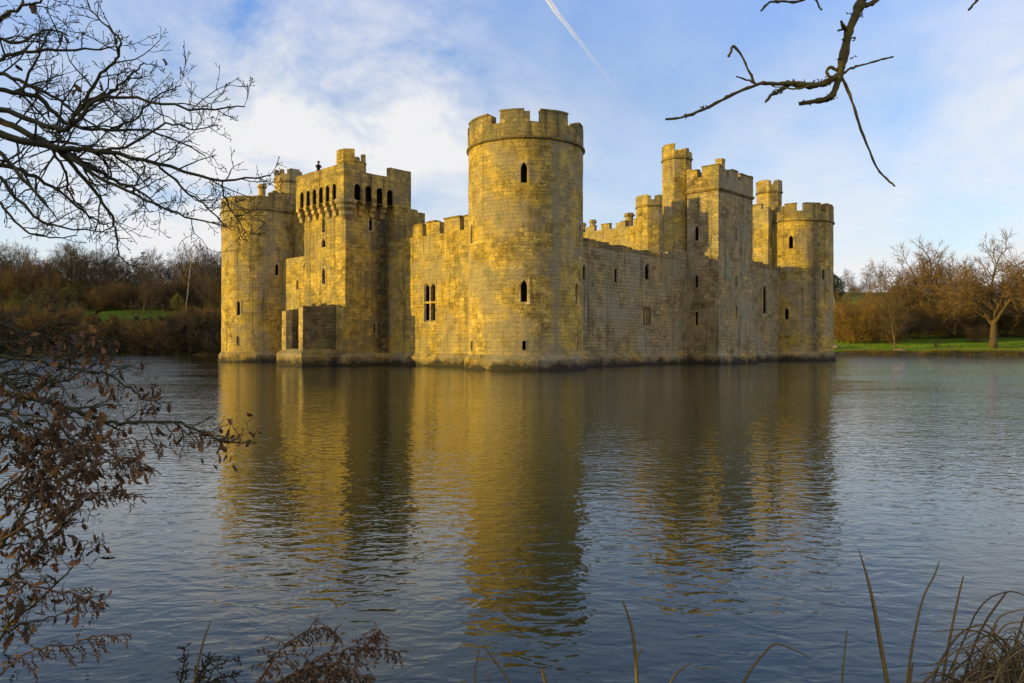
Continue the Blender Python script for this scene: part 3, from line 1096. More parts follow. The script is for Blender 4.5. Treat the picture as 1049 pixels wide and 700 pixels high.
# south side (runs west->east so the outside is -y)
w1 = curtain((-17.2, 0), (-3.5, 0), 11.1, 1.8, None, M_STONE, 'golden sunlit wall with square merlons left of the central round tower',
             [(17.2 - 11.38, 3.85, 7.25, 1.55, 'cross', 0.14)])
battlement((-17.2, -0.02), (-3.9, -0.02), 0.55, 11.0, 11.45,
           [(17.2 - 13.5, 17.2 - 12.42, 12.5), (17.2 - 11.88, 17.2 - 10.05, 12.6), (17.2 - 9.5, 17.2 - 7.5, 12.65), (17.2 - 6.95, 17.2 - 5.2, 12.6)], 'parapet', M_STONE, w1)
mb = MB()
mb.box(-15.2, 0.15, 11.0, -13.75, 1.4, 13.8)
mb.box(-15.2, 0.25, 13.8, -14.6, 1.2, 14.2)
mb.build('parapet_block', M_STONE_STAINED, w1, weld=True, jit=0.04)
w2 = curtain((-37.0, 0), (-24.0, 0), 11.3, 1.8, None, M_STONE, 'short sunlit wall between the far left tower and the postern tower',
             [(37 - 33.4, 7.8, 8.95, 0.4, 'lancet', 0.12), (37 - 31.9, 9.9, 10.6, 0.45, 'lancet', 0.1)])
mb = MB()
panel(mb, (-38.6, 1.6), (-34.6, 1.6), 10.5, 17.2)
panel(mb, (-34.6, 1.6), (-34.6, 5.0), 10.5, 17.2)
panel(mb, (-34.6, 5.0), (-38.6, 5.0), 10.5, 17.2)
panel(mb, (-38.6, 5.0), (-38.6, 1.6), 10.5, 17.2)
mb.face([(-38.6, 1.6, 17.2), (-34.6, 1.6, 17.2), (-35.4, 2.6, 18.0), (-38.6, 2.6, 18.0)], [(0, 17.2), (4, 17.2), (4, 18), (0, 18)])
mb.face([(-34.6, 1.6, 17.2), (-34.6, 5.0, 17.2), (-35.4, 5.0, 18.0), (-35.4, 2.6, 18.0)], [(0, 17.2), (3, 17.2), (3, 18), (0, 18)])
mb.face([(-38.6, 2.6, 18.0), (-35.4, 2.6, 18.0), (-35.4, 5.0, 18.0), (-38.6, 5.0, 18.0)], [(0, 0), (3, 0), (3, 2), (0, 2)])
bl = mb.build('tower_back_block', M_STONE_STAINED, castle, weld=True, jit=0.03)
bl['label'] = 'tall block with a sloping shoulder behind the wall beside the left turret'
window(bl, (-35.6, 1.6, 12.0), (0, -1), 0.8, 1.1, 'slot', 0.1)

# east side (runs south->north, outside is +x)
e1 = curtain((0, 3.5), (0, 18.7), 10.35, 1.8, None, M_STONE_SHADED, 'long shaded wall with a ragged mossy top right of the central tower',
             [(7.2 - 3.5, 7.3, 8.6, 0.45, 'lancet', 0.14), (11.7 - 3.5, 7.3, 8.7, 0.5, 'lancet', 0.14), (16.6 - 3.5, 7.9, 9.5, 0.8, 'lancet', 0.14), (16.6 - 3.5, 3.6, 5.4, 1.35, 'three', 0.12)])
e2 = curtain((0, 18.7), (0, 23.7), 10.45, 2.4, None, M_STONE_SHADED, 'shaded length of wall below the slender turret', [])
rnd = random.Random(5)
cuts = [0.25 * i for i in range(0, 61)]


def ragged(p0, p1, thick, z0, zs, parent, mat, seed, name='ruined_wall_top', seg=0.45):
    rr = random.Random(seed)
    L = math.dist(p0, p1)
    k = round(L / seg)
    full = [L * i / k for i in range(k + 1)]
    tops = []
    for i in range(k):
        t = i / k
        base = interp(t, zs)
        tops.append(base + rr.choice([0, 0, 0.0, 0.1, 0.16, -0.08]))
    mb = MB()
    o, i_ = straight_stations(p0, p1, full, thick)
    strip(mb, o, i_, z0, tops)
    return mb.build(name, mat, parent, weld=True, jit=0.05)


ragged((0.03, 3.9), (0.03, 18.7), 0.9, 10.2, [(0, 10.75), (0.5, 10.6), (0.8, 10.5), (1, 10.5)], e1, M_COPE, 3)
ragged((0.03, 18.7), (0.03, 23.6), 0.9, 10.3, [(0, 10.6), (0.5, 10.8), (1, 11.2)], e2, M_STONE_SHADED, 4, seg=0.35)
e3 = curtain((0, 30.8), (0, 45.5), 10.9, 1.8, None, M_STONE_SHADED, 'shaded wall between the square east tower and the far right tower',
             [(40.8 - 30.8, 5.4, 8.9, 0.95, 'lancet', 0.16)])
ragged((0.03, 30.8), (0.03, 45.3), 0.9, 10.75, [(0, 11.6), (0.5, 11.3), (1, 11.15)], e3, M_COPE, 6)
mb = MB()
panel(mb, (-5.2, 43.6), (-0.9, 43.6), 10.0, 18.0)
panel(mb, (-0.9, 43.6), (-0.9, 48), 10.0, 18.0)
panel(mb, (-5.2, 48), (-5.2, 43.6), 10.0, 18.0)
mb.face([(-5.2, 43.6, 18.0), (-0.9, 43.6, 18.0), (-0.9, 48, 18.0), (-5.2, 48, 18.0)], [(0, 0), (4, 0), (4, 4), (0, 4)])
bl2 = mb.build('tower_back_block', M_STONE, castle, weld=True, jit=0.03)
bl2['label'] = 'sunlit block behind the wall beside the right turret'
window(bl2, (-2.3, 43.6, 12.2), (0, -1), 0.9, 1.6, 'lancet', 0.12)
battlement((-5.2, 43.56), (-0.9, 43.56), 0.5, 17.9, 18.2, [(0, 1.3, 18.9), (2.2, 3.4, 18.8)], 'parapet', M_STONE, bl2)

# north and west sides, gatehouse beyond
curtain((-3.5, 49), (-17, 49), 11.3, 1.8, None, M_STONE, 'far north wall', [], plinth=False, seg=1.5)
curtain((-31, 49), (-37.5, 49), 11.3, 1.8, None, M_STONE, 'far north wall', [], plinth=False, seg=1.5)
curtain((-41, 45.5), (-41, 3.5), 11.3, 1.8, None, M_STONE, 'far west wall', [], plinth=False, seg=1.5)
gh = square_tower(-32.0, 44.5, -16.9, 51.0, 17.4, M_STONE, 'sunlit gatehouse block seen over the long shaded wall', name='gatehouse', z0=-1)
battlement((-32.0, 44.46), (-16.9, 44.46), 0.55, 17.3, 18.4,
           [(0.3, 1.6, 19.2), (2.8, 4.4, 19.2), (5.6, 7.1, 19.2), (8.2, 9.8, 19.25), (11.2, 12.6, 19.3)], 'parapet', M_STONE, gh)
chimney(gh, -28.6, 45.4, 17.3, 20.2, 0.45)
chimney(gh, -22.2, 45.4, 17.3, 20.4, 0.6)
chimney(gh, -30.6, 45.6, 17.3, 20.0, 0.4)

# landing stage ruin in front of the postern
mb = MB()
bx0, bx1, by0, by1 = -22.2, -18.7, -8.05, -4.85
th = 0.65


land = empty('ruined_landing', castle.matrix_basis @ Vector((0, 0, 0)), 'low ruined stone landing with an open doorway at the foot of the postern tower', 'ruin')
land.location = castle.location
land.rotation_euler = castle.rotation_euler
mb = MB()
wallbox(mb, bx1 - th, by0, bx1, by1, 1.3, 4.6)
mb.build('side_wall', M_STONE_RUIN, land, weld=True, jit=0.05)['label'] = 'shaded grey wall of the landing'
ragged((bx1 + 0.01, by0), (bx1 + 0.01, by1), th + 0.02, 4.5, [(0, 5.15), (0.2, 5.3), (0.45, 5.2), (0.5, 5.45), (1, 5.35)], land, M_STONE_RUIN, 12, seg=0.3)
mb = MB()
wallbox(mb, bx0, by0, bx0 + th, by1, 1.3, 4.4)
mb.build('side_wall', M_STONE_RUIN, land, weld=True, jit=0.05)
ragged((bx0 - 0.01, by1), (bx0 - 0.01, by0), th + 0.02, 4.3, [(0, 5.4), (0.5, 5.2), (1, 4.8)], land, M_STONE_RUIN, 13, seg=0.3)
mb = MB()
mb.box(bx0 - 0.04, by0 - 0.05, 1.3, bx0 + th + 0.05, by0 + 0.55, 4.85)
mb.build('door_jamb', M_DRESSED, land, weld=True, jit=0.03)
mb = MB()
mb.box(bx1 - th - 0.05, by0 - 0.05, 1.3, bx1 - 0.04, by0 + 0.55, 5.15)
mb.build('door_jamb', M_DRESSED, land, weld=True, jit=0.03)
mb = MB()
pts = [(bx0, by1 + 0.1), (bx0, by0), (bx1, by0), (bx1, by1 + 0.1)]
o = plinth_run(pts, land, h=1.5, out=0.42)
mb = MB()
mb.face([(bx0, by0, 1.42), (bx1, by0, 1.42), (bx1, by1, 1.42), (bx0, by1, 1.42)], [(0, 0), (3, 0), (3, 3), (0, 3)])
mb.build('floor_slab', M_PLINTH, land)
mb = MB()
window(land, ((bx0 + bx1) / 2 - 0.1, -4.80, 2.75), (0, -1), 1.2, 2.5, 'slot', 0.15, 0.6, name='inner_doorway', proud=0.05)


# ------------------------------------------------------------------ person on the postern tower
def person():
    base = castle.matrix_basis  # not evaluated yet: build by hand
    M = Matrix.Translation(castle.location) @ Matrix.Rotation(A_ROT, 4, 'Z')
    w = M @ Vector((-22.2, -4.40, 17.02))
    J = {  # facing local +x; standing on the walk, leaning on the parapet
        'pelvis': (0, 0, 0.98, .15, .12), 'spine': (0.04, 0, 1.2, .14, .11), 'chest': (0.10, 0, 1.42, .17, .12), 'neck': (0.15, 0, 1.60, .06, .06),
        'head': (0.20, 0, 1.72, .09, .10), 'crown': (0.21, 0, 1.86, .085, .09),
        'shl': (0.10, .19, 1.50, .065, .065), 'ell': (0.30, .25, 1.28, .045, .045), 'wrl': (0.52, .18, 1.20, .032, .032), 'hal': (0.62, .15, 1.20, .035, .02),
        'shr': (0.10, -.19, 1.50, .065, .065), 'elr': (0.32, -.24, 1.30, .045, .045), 'wrr': (0.56, -.20, 1.22, .032, .032), 'har': (0.66, -.18, 1.22, .035, .02),
        'hipl': (0, .10, .92, .10, .10), 'knl': (0.03, .11, .50, .065, .065), 'anl': (0, .11, .09, .045, .045), 'tol': (.18, .12, .04, .04, .03),
        'hipr': (0, -.10, .92, .10, .10), 'knr': (0.01, -.11, .50, .065, .065), 'anr': (-.03, -.11, .09, .045, .045), 'tor': (.15, -.12, .04, .04, .03)}
    E = [('pelvis', 'spine'), ('spine', 'chest'), ('chest', 'neck'), ('neck', 'head'), ('head', 'crown'), ('chest', 'shl'), ('shl', 'ell'), ('ell', 'wrl'), ('wrl', 'hal'),
         ('chest', 'shr'), ('shr', 'elr'), ('elr', 'wrr'), ('wrr', 'har'), ('pelvis', 'hipl'), ('hipl', 'knl'), ('knl', 'anl'), ('anl', 'tol'), ('pelvis', 'hipr'), ('hipr', 'knr'), ('knr', 'anr'), ('anr', 'tor')]
    names = list(J)
    me = bpy.data.meshes.new('person')
    me.from_pydata([J[n][:3] for n in names], [(names.index(a), names.index(b)) for a, b in E], [])
    o = bpy.data.objects.new('person_tmp', me)
    COL.objects.link(o)
    o.modifiers.new('skin', 'SKIN')
    sk = me.skin_vertices[0].data if me.skin_vertices else me.skin_vertices.new().data
    for k, n in enumerate(names):
        sk[k].radius = J[n][3:]
        sk[k].use_root = (n == 'pelvis')
    sd = o.modifiers.new('sub', 'SUBSURF')
    sd.levels = sd.render_levels = 2
    dg = bpy.context.evaluated_depsgraph_get()
    nm = bpy.data.meshes.new_from_object(o.evaluated_get(dg))
    bpy.data.objects.remove(o)
    nm.name = 'person'
    nm.materials.clear()
    for m_ in (M_CLOTH, M_TROUSER, M_SKIN):
        nm.materials.append(m_)
    for p_ in nm.polygons:
        c = p_.center
        p_.material_index = 2 if (c.z > 1.60 or (c.x > 0.54 and c.z > 1.0)) else (1 if c.z < 0.95 else 0)
        p_.use_smooth = True
    r_ = bpy.data.objects.new('person', nm)
    COL.objects.link(r_)
    r_.location = w
    r_.rotation_euler = (0, 0, A_ROT - 0.5)
    tag(r_, 'person in dark clothes leaning over the parapet of the postern tower', 'person')
    hb = MB()
    pts, rr = [], []
    for i in range(7):
        pts.append(Vector((0.185 + 0.004 * i, 0, 1.70 + 0.036 * i)))
        rr.append(0.115 * math.sqrt(max(0.02, 1 - ((i - 2.4) / 4.2) ** 2)))
    tube(hb, pts, rr, 10)
    hb.build('hair', M_HAIR, r_, smooth=True)


person()

# ------------------------------------------------------------------ ground and water
FAR = 150.0


def shore(x):
    return 3.0 + 3.2 * ss(abs(x), 3.4, 4.7) + 0.12 * math.sin(x * 2.1)


def far_edge(x):
    return FAR + 1.6 * noise.noise(Vector((x * 0.05, 3.1, 0))) + 0.6 * noise.noise(Vector((x * 0.3, 1.1, 0)))


TL = [(0, 0), (4, 1.5), (10, 5.0), (15, 6.3), (35, 10.2), (65, 12.5), (150, 18), (350, 30), (900, 44)]
TR = [(0, 0), (2, .35), (5, .7), (65, 5), (90, 7.5), (200, 26), (350, 32), (900, 40)]


def ground(x, y):
    d = max(shore(x) - y, y - far_edge(x), -100 - x, x - 128)
    if d < 0:
        return max(-1.6, d * 0.9)
    yy = y - far_edge(x)
    k = ss(x, -30, 25)
    h = 0.22 * ss(d, 0, 0.5) + 0.6 * ss(d, 1, 14)
    if yy > 0:
        h += interp(yy, TL) * (1 - k) + interp(yy, TR) * k
    h += 0.25 * noise.noise(Vector((x * 0.12, y * 0.12, 0))) * ss(d, 2, 10)
    return h


def axis(parts):
    out = []
    for a, b, st in parts:
        k = max(1, round((b - a) / st))
        out += [a + (b - a) * i / k for i in range(k)]
    out.append(parts[-1][1])
    return out


XS = axis([(-1200, -400, 80), (-400, -130, 15), (-130, -20, 2.2), (-20, -6, 2.0), (-6, 6, 0.4), (6, 30, 2.5), (30, 140, 2.2), (140, 400, 16), (400, 1200, 80)])
YS = axis([(-300, -20, 25), (-20, 2, 1.5), (2, 7.5, 0.25), (7.5, 146, 7), (146, 190, 0.9), (190, 260, 4), (260, 500, 12), (500, 1500, 80)])
gv = [(x, y, ground(x, y)) for y in YS for x in XS]
nx = len(XS)
gf = [(j * nx + i, j * nx + i + 1, (j + 1) * nx + i + 1, (j + 1) * nx + i) for j in range(len(YS) - 1) for i in range(nx - 1)]
mb = MB()
mb.grid(gv, gf)
N = NT('meadow_ground')
tc = N.n('ShaderNodeTexCoord')
ob = tc.outputs['Object']
gcol = N.mix(N.ramp(N.noise(ob, 0.35, 6, 0.7), [(0.35, 0), (0.65, 1)]), (0.055, 0.115, 0.016), (0.095, 0.13, 0.022))
gcol = N.mix(N.ramp(N.noise(ob, 0.03, 4, 0.6), [(0.5, 0), (0.62, 0.6)]), gcol, (0.12, 0.12, 0.035))
gcol = N.mix(N.ramp(N.noise(ob, 2.5, 4, 0.7), [(0.5, 0), (0.7, 0.5)]), gcol, (0.05, 0.06, 0.015))
s3 = N.n('ShaderNodeSeparateXYZ')
N.l(ob, s3.inputs[0])
edge = N.math('ADD', s3.outputs[2], N.math('MULTIPLY', N.math('SUBTRACT', N.noise(ob, 0.5, 4), 0.5), 0.9))
mud = N.math('SUBTRACT', 1.0, N.math('DIVIDE', N.math('SUBTRACT', edge, 0.35), 0.3, clamp=True), clamp=True)
gcol = N.mix(mud, gcol, (0.060, 0.045, 0.025))
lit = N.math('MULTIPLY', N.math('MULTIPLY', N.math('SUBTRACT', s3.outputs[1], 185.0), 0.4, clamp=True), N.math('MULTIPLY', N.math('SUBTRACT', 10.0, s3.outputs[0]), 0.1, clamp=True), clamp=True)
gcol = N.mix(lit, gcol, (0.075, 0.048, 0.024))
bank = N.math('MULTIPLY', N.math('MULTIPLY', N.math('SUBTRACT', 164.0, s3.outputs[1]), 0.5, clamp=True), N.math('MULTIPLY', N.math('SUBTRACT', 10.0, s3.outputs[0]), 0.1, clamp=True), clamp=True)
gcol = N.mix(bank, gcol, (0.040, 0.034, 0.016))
N.l(gcol, N.b.inputs['Base Color'])
N.b.inputs['Roughness'].default_value = 0.95
N.b.inputs['Specular IOR Level'].default_value = 0.1
bp = N.n('ShaderNodeBump')
bp.inputs['Strength'].default_value = 1.0
bp.inputs['Distance'].default_value = 0.15
N.l(N.noise(ob, 3.0, 6, 0.75), bp.inputs['Height'])
N.l(bp.outputs[0], N.b.inputs['Normal'])
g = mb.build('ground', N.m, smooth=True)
tag(g, kind='structure')

# water
N = NT('moat_water')
tc = N.n('ShaderNodeTexCoord')
ob = tc.outputs['Object']
N.b.inputs['Base Color'].default_value = (0.020, 0.025, 0.008, 1)
N.b.inputs['Roughness'].default_value = 0.02
N.b.inputs['IOR'].default_value = 1.40
N.b.inputs['Specular IOR Level'].default_value = 0.5
m1 = N.mapping(ob, (2.0, 3.4, 1), rot=(0, 0, R(11)))
m2 = N.mapping(ob, (3.6, 5.4, 1), rot=(0, 0, R(-17)), loc=(5, 2, 0))
m3 = N.mapping(ob, (0.32, 0.8, 1), rot=(0, 0, R(6)))
w1_ = N.noise(m1, 1.5, 2, 0.5, 0.6)
w2_ = N.noise(m2, 1.5, 2, 0.5, 0.5)
w3_ = N.noise(m3, 1.0, 2, 0.5)
gust = N.ramp(N.noise(N.mapping(ob, (0.05, 0.10, 1), loc=(1.7, 0.4, 0)), 1.0, 4, 0.55), [(0.36, 0.5), (0.62, 1.0)])
h = N.math('ADD', N.math('MULTIPLY', w1_, 0.030), N.math('ADD', N.math('MULTIPLY', w2_, 0.019), N.math('MULTIPLY', w3_, 0.034)))
# a breeze ruffles the open water to either side; the castle shelters the middle of the moat
sw_ = N.n('ShaderNodeSeparateXYZ')
N.l(ob, sw_.inputs[0])
edge_n = N.math('MULTIPLY', N.math('SUBTRACT', N.noise(N.mapping(ob, (0.10, 0.16, 1)), 1.0, 3, 0.6), 0.5), 9.0)
lee = N.math('ADD', N.math('MULTIPLY', sw_.outputs[1], -0.415), edge_n)
side = N.math('MULTIPLY', N.math('ADD', N.math('ABSOLUTE', N.math('ADD', sw_.outputs[0], -0.4)), lee), 0.16, clamp=True)
side = N.math('MULTIPLY', side, N.math('MULTIPLY', N.math('SUBTRACT', sw_.outputs[1], 7.0), 0.10, clamp=True))
gust = N.math('MULTIPLY', gust, N.math('ADD', 1.0, N.math('MULTIPLY', side, 3.2)))
h = N.math('MULTIPLY', h, gust)
bp = N.n('ShaderNodeBump')
bp.inputs['Strength'].default_value = 1.0
bp.inputs['Distance'].default_value = 0.42
N.l(h, bp.inputs['Height'])
N.l(bp.outputs[0], N.b.inputs['Normal'])
mb = MB()
mb.face([(-140, -8, 0), (160, -8, 0), (160, 158, 0), (-140, 158, 0)])
tag(mb.build('moat_water', N.m), kind='structure')


# ------------------------------------------------------------------ trees
def wob(rr, k):
    return Vector((rr.gauss(0, k), rr.gauss(0, k), rr.gauss(0, k)))


MINR = [0.017]


def branch_rec(mbs, rr, p, d, L, r, lev, spec):
    """spec: dict per level list of (nchild, lenratio, angle, nseg, sides)"""
    nch, ratio, ang, nseg, sides, wig, trop = spec[lev][:7]
    pts, rad = [p.copy()], [r]
    q, dd = p.copy(), d.normalized()
    last = lev == len(spec) - 1
    for i in range(nseg):
        dd = (dd + wob(rr, wig) + Vector((0, 0, trop))).normalized()
        q = q + dd * (L / nseg)
        pts.append(q.copy())
        t = (i + 1) / nseg
        rad.append(r * (1 - t * (0.75 if last else 0.6)))
    tube(mbs[lev], pts, rad, sides, cap=lev < 2)
    if last:
        return
    for c in range(nch):
        t = (0.28 if lev > 0 else spec[0][7] if len(spec[0]) > 7 else 0.45)
        t = t + (1 - t) * ((c + rr.random() * 0.8) / nch)
        t = min(t, 0.999)
        f = t * nseg
        i = min(int(f), nseg - 1)
        pos = pts[i].lerp(pts[i + 1], f - i)
        ax = (pts[i + 1] - pts[i]).normalized()
        o = ax.orthogonal().normalized()
        o.rotate(Matrix.Rotation(c * 2.4 + rr.uniform(0, 1.4), 3, ax))
        a = R(ang) * rr.uniform(0.7, 1.25)
        if c == nch - 1:
            a *= 0.4
        nd = ax * math.cos(a) + o * math.sin(a)
        rl = rad[i] * (0.72 if c == nch - 1 else 0.55)
        branch_rec(mbs, rr, pos, nd, L * ratio * rr.uniform(0.75, 1.2) * (1.1 - 0.35 * t), max(rl, MINR[0]), lev + 1, spec)


class Kind:
    pass


def make_tree(name, seed, H, spec, r0, lean=(0, 0), bark=None, twig=None, trunkfrac=0.4, stems=1, ntrunk=2, leaf=None, spread=0.0):
    rr = random.Random(seed)
    tr, cr = MB(), MB()
    mbs = [tr if i < ntrunk else cr for i in range(len(spec))]
    for s in range(stems):
        a = rr.uniform(0, 2 * PI)
        d = Vector((lean[0] + spread * math.cos(a), lean[1] + spread * math.sin(a), 1))
        p = Vector((0.35 * spread * math.cos(a), 0.35 * spread * math.sin(a), -0.3)) if stems > 1 else Vector((0, 0, -0.3))
        branch_rec(mbs, rr, p, d, H * trunkfrac * rr.uniform(0.85, 1.1), r0, 0, spec)
    k = Kind()
    k.trunk, k.crown, k.name = tr, cr, name
    k.bark, k.twig = bark or M_BARK, twig or M_TWIG
    k.tm = k.cm = None
    if leaf:
        k.leafmat, count, size, zlo, rad, zhi = leaf
        lb = MB()
        for i in range(count):
            a = rr.uniform(0, 2 * PI)
            t = rr.random()
            z = zlo + (zhi - zlo) * t
            w_ = rad * math.sqrt(max(0.0, 1 - (2 * abs(t - 0.42)) ** 2.2)) * (0.75 + 0.35 * noise.noise(Vector((math.cos(a) * 1.6, math.sin(a) * 1.6, z * 0.9 + seed))))
            q = w_ * math.sqrt(rr.uniform(0.15, 1))
            c = Vector((q * math.cos(a), q * math.sin(a), z)) + wob(rr, 0.15)
            if noise.noise(c * 1.1 + Vector((seed, 0, 0))) < -0.12:
                continue
            u = Vector((rr.gauss(0, 1), rr.gauss(0, 1), rr.gauss(0, 1))).normalized()
            v = u.orthogonal().normalized()
            s = size * rr.uniform(0.5, 1.3)
            lb.face([c - u * s, c + v * s * 0.5, c + u * s, c - v * s * 0.5])
        k.leaf = lb
    else:
        k.leaf = None
    k.fm = None
    return k


def plant(k, x, y, sc, rz, label, cat='tree', group=None, z=None, scz=None, dz=0.0):
    e = empty(k.name, (x, y, (ground(x, y) if z is None else z) + dz), label, cat, group, rz)
    e.scale = (sc, sc, scz or sc)
    if k.tm is None:
        o1 = k.trunk.build('trunk' if cat == 'tree' else 'stems', k.bark, e, smooth=True)
        k.tm = o1
    else:
        o1 = k.tm.copy()
        COL.objects.link(o1)
        o1.parent = e
    if k.crown.f:
        if k.cm is None:
            k.cm = k.crown.build('crown' if cat == 'tree' else 'twigs', k.twig, e)
        else:
            o2 = k.cm.copy()
            COL.objects.link(o2)
            o2.parent = e
    if k.leaf:
        if k.fm is None:
            k.fm = k.leaf.build('foliage', k.leafmat, e)
        else:
            o3 = k.fm.copy()
            COL.objects.link(o3)
            o3.parent = e
    return e


#        nchild ratio ang nseg sides wiggle tropism
SP_OAK = [(9, 1.30, 55, 5, 9, 0.05, 0.0, 0.5), (8, 0.58, 50, 6, 6, 0.15, 0.07), (7, 0.56, 50, 5, 4, 0.18, 0.05), (7, 0.62, 50, 4, 3, 0.2, 0.04), (8, 0.68, 46, 2, 3, 0.2, 0.03)]
SP_WOOD = [(15, 0.42, 50, 7, 7, 0.04, 0.03, 0.12), (8, 0.55, 44, 5, 4, 0.13, 0.09), (6, 0.55, 42, 4, 3, 0.16, 0.08), (5, 0.6, 38, 3, 3, 0.18, 0.06), (3, 0.6, 35, 2, 3, 0.18, 0.05)]
SP_BIRCH = [(14, 0.30, 40, 8, 7, 0.03, 0.03, 0.3), (7, 0.5, 38, 5, 3, 0.12, 0.05), (6, 0.55, 35, 3, 3, 0.15, -0.02), (4, 0.6, 30, 2, 3, 0.15, -0.08)]
SP_BUSH = [(9, 0.5, 40, 5, 4, 0.09, 0.02, 0.04), (7, 0.55, 38, 4, 3, 0.14, 0.03), (5, 0.6, 38, 3, 3, 0.17, 0.03), (4, 0.65, 36, 2, 3, 0.2, 0.02)]

woodA = make_tree('bare_tree', 1, 14, SP_WOOD, 0.20, trunkfrac=0.85, bark=M_BARK, twig=M_TWIG_GREY, ntrunk=1)
woodB = make_tree('bare_tree', 2, 14, SP_WOOD, 0.18, trunkfrac=0.8, bark=M_BARK, twig=M_TWIG, ntrunk=1, lean=(0.08, 0))
woodC = make_tree('bare_tree', 3, 13, SP_WOOD, 0.17, trunkfrac=0.8, bark=M_BARK, twig=M_TWIG, ntrunk=1)
MINR[0] = 0.034
oakA = make_tree('bare_oak', 11, 17, SP_OAK, 0.62, trunkfrac=0.40, bark=M_OAKBARK, twig=M_TWIG_OAK)
oakB = make_tree('bare_oak', 14, 17, SP_OAK, 0.60, trunkfrac=0.40, bark=M_OAKBARK, twig=M_TWIG_OAK)
MINR[0] = 0.017
birch = make_tree('silver_birch', 21, 14, SP_BIRCH, 0.17, trunkfrac=0.95, bark=M_BIRCH, twig=M_TWIG_RED, ntrunk=1, lean=(0.10, 0))
thick = make_tree('bare_thicket', 31, 8, SP_BUSH, 0.07, trunkfrac=0.75, bark=M_TWIG_RED, twig=M_TWIG_RED, stems=14, spread=0.7, ntrunk=1)
thick2 = make_tree('bare_thicket', 32, 8, SP_BUSH, 0.07, trunkfrac=0.75, bark=M_TWIG, twig=M_TWIG, stems=13, spread=0.65, ntrunk=1)
scrub = make_tree('dark_shrub', 41, 4, SP_BUSH[:3], 0.05, trunkfrac=0.8, bark=M_BARK, twig=M_TWIG_GREY, stems=7, spread=0.7, ntrunk=1, leaf=(M_SCRUB, 5200, 0.075, 0.0, 2.6, 4.2))
scruby = make_tree('olive_shrub', 42, 6, SP_BUSH[:3], 0.06, trunkfrac=0.8, bark=M_BARK, twig=M_TWIG, stems=7, spread=0.5, ntrunk=1, leaf=(M_SCRUB_YEL, 4200, 0.12, 0.2, 3.0, 6.5))
pine = make_tree('pine_tree', 51, 14, SP_WOOD[:3], 0.2, trunkfrac=0.85, bark=M_BARK, twig=M_BARK, ntrunk=1, leaf=(M_PINE, 5000, 0.3, 7.0, 3.6, 14.5))


def atpx(px, Y):
    return (px - 524.5) / FPX * Y


rr = random.Random(77)
# left wood behind the meadow
gw = 'bare trees of the wood on the left bank'
kinds = [(woodA, 'bare grey-brown tree in the wood behind the left meadow'), (woodB, 'bare brown tree leaning slightly in the wood behind the left meadow'), (woodC, 'bare dull brown tree in the wood behind the left meadow')]
for row, (Y, n, h0) in enumerate(((188, 16, 0.95), (197, 18, 1.0), (207, 18, 1.0), (219, 18, 1.0))):
    for i in range(n):
        px = -50 + 300 * (i + rr.uniform(0.1, 0.9)) / n
        k, lab = kinds[rr.choice([0, 1, 2, 2])]
        y = Y + rr.uniform(-4, 4)
        sc = h0 * rr.uniform(0.85, 1.12) * (0.92 if px > 90 else 1.0)
        plant(k, atpx(px, y), y, sc, rr.uniform(0, 6.28), lab, group=gw)
for i in range(34):
    px = -50 + 300 * (i + rr.uniform(0, 1)) / 34
    y = rr.choice([180, 184, 188, 194]) + rr.uniform(-2, 2)
    plant(rr.choice([thick, thick2, thick2, thick2]), atpx(px, y), y, rr.uniform(0.8, 1.25), rr.uniform(0, 6.28), 'leafless brown undergrowth among the trunks of the left wood', 'shrub', 'undergrowth of the left wood')
plant(oakA, atpx(30, 184), 184, 0.82, 1.2, 'wide bare oak at the left edge of the left wood', group=None)
plant(birch, atpx(190, 178), 178, 1.05, 0.2, 'white-trunked birch leaning right in front of the left wood')
plant(woodB, atpx(147, 160), 160, 0.72, 2.2, 'slender bare tree on the embankment before the left meadow')
plant(woodA, atpx(215, 172), 172, 0.75, 4.0, 'slim bare tree close beside the far left tower')
for i, (px, Y, sc) in enumerate(((18, 176, 0.9), (48, 180, 1.05), (70, 178, 1.0), (95, 183, 0.95), (112, 186, 0.7), (-12, 177, 1.1), (32, 170, 0.8), (60, 171, 0.75), (-2, 170, 0.85), (14, 168, 0.8), (45, 169, 0.85), (76, 170, 0.6), (30, 183, 1.1), (64, 184, 1.15), (84, 184, 1.05), (104, 185, 1.0), (182, 176, 0.75), (200, 180, 0.8), (216, 172, 0.8), (232, 176, 0.8))):
    plant(scruby, atpx(px, Y), Y, sc, i * 1.3, 'olive green shrub at the edge of the left wood', 'shrub', 'olive shrubs before the left wood')
for i in range(124):
    Y = (151.4, 155.5, 160.5)[i % 3] + rr.uniform(-0.9, 0.9)
    px = -60 + 298 * (i // 3 + rr.uniform(0, 1)) / 41
    x_ = atpx(px, Y)
    top = 7.7 if 78 < px < 178 else 9.4
    sc = min(1.25, max(0.42, (top - ground(x_, Y)) / 4.3)) * rr.uniform(0.55, 1.18)
    plant(scrub, x_, Y, max(0.75, sc * 1.1), rr.uniform(0, 6.28), 'dark scrub bush on the steep bank at the left waterside', 'shrub', 'dark bushes along the left bank', dz=-0.3, scz=sc)
for i in range(46):
    Y = rr.choice([152.5, 156, 161, 165]) + rr.uniform(-1, 1)
    px = -60 + 298 * (i + rr.random()) / 46
    x_ = atpx(px, Y)
    sc = min(0.85, max(0.3, ((8.2 if 78 < px < 178 else 11.0) - ground(x_, Y)) / 8.5)) * rr.uniform(0.7, 1.15)
    plant(rr.choice([thick2, thick2, thick]), x_, Y, sc, rr.uniform(0, 6.28), 'leafless twiggy bush among the dark scrub of the left bank', 'shrub', 'twiggy bushes along the left bank')

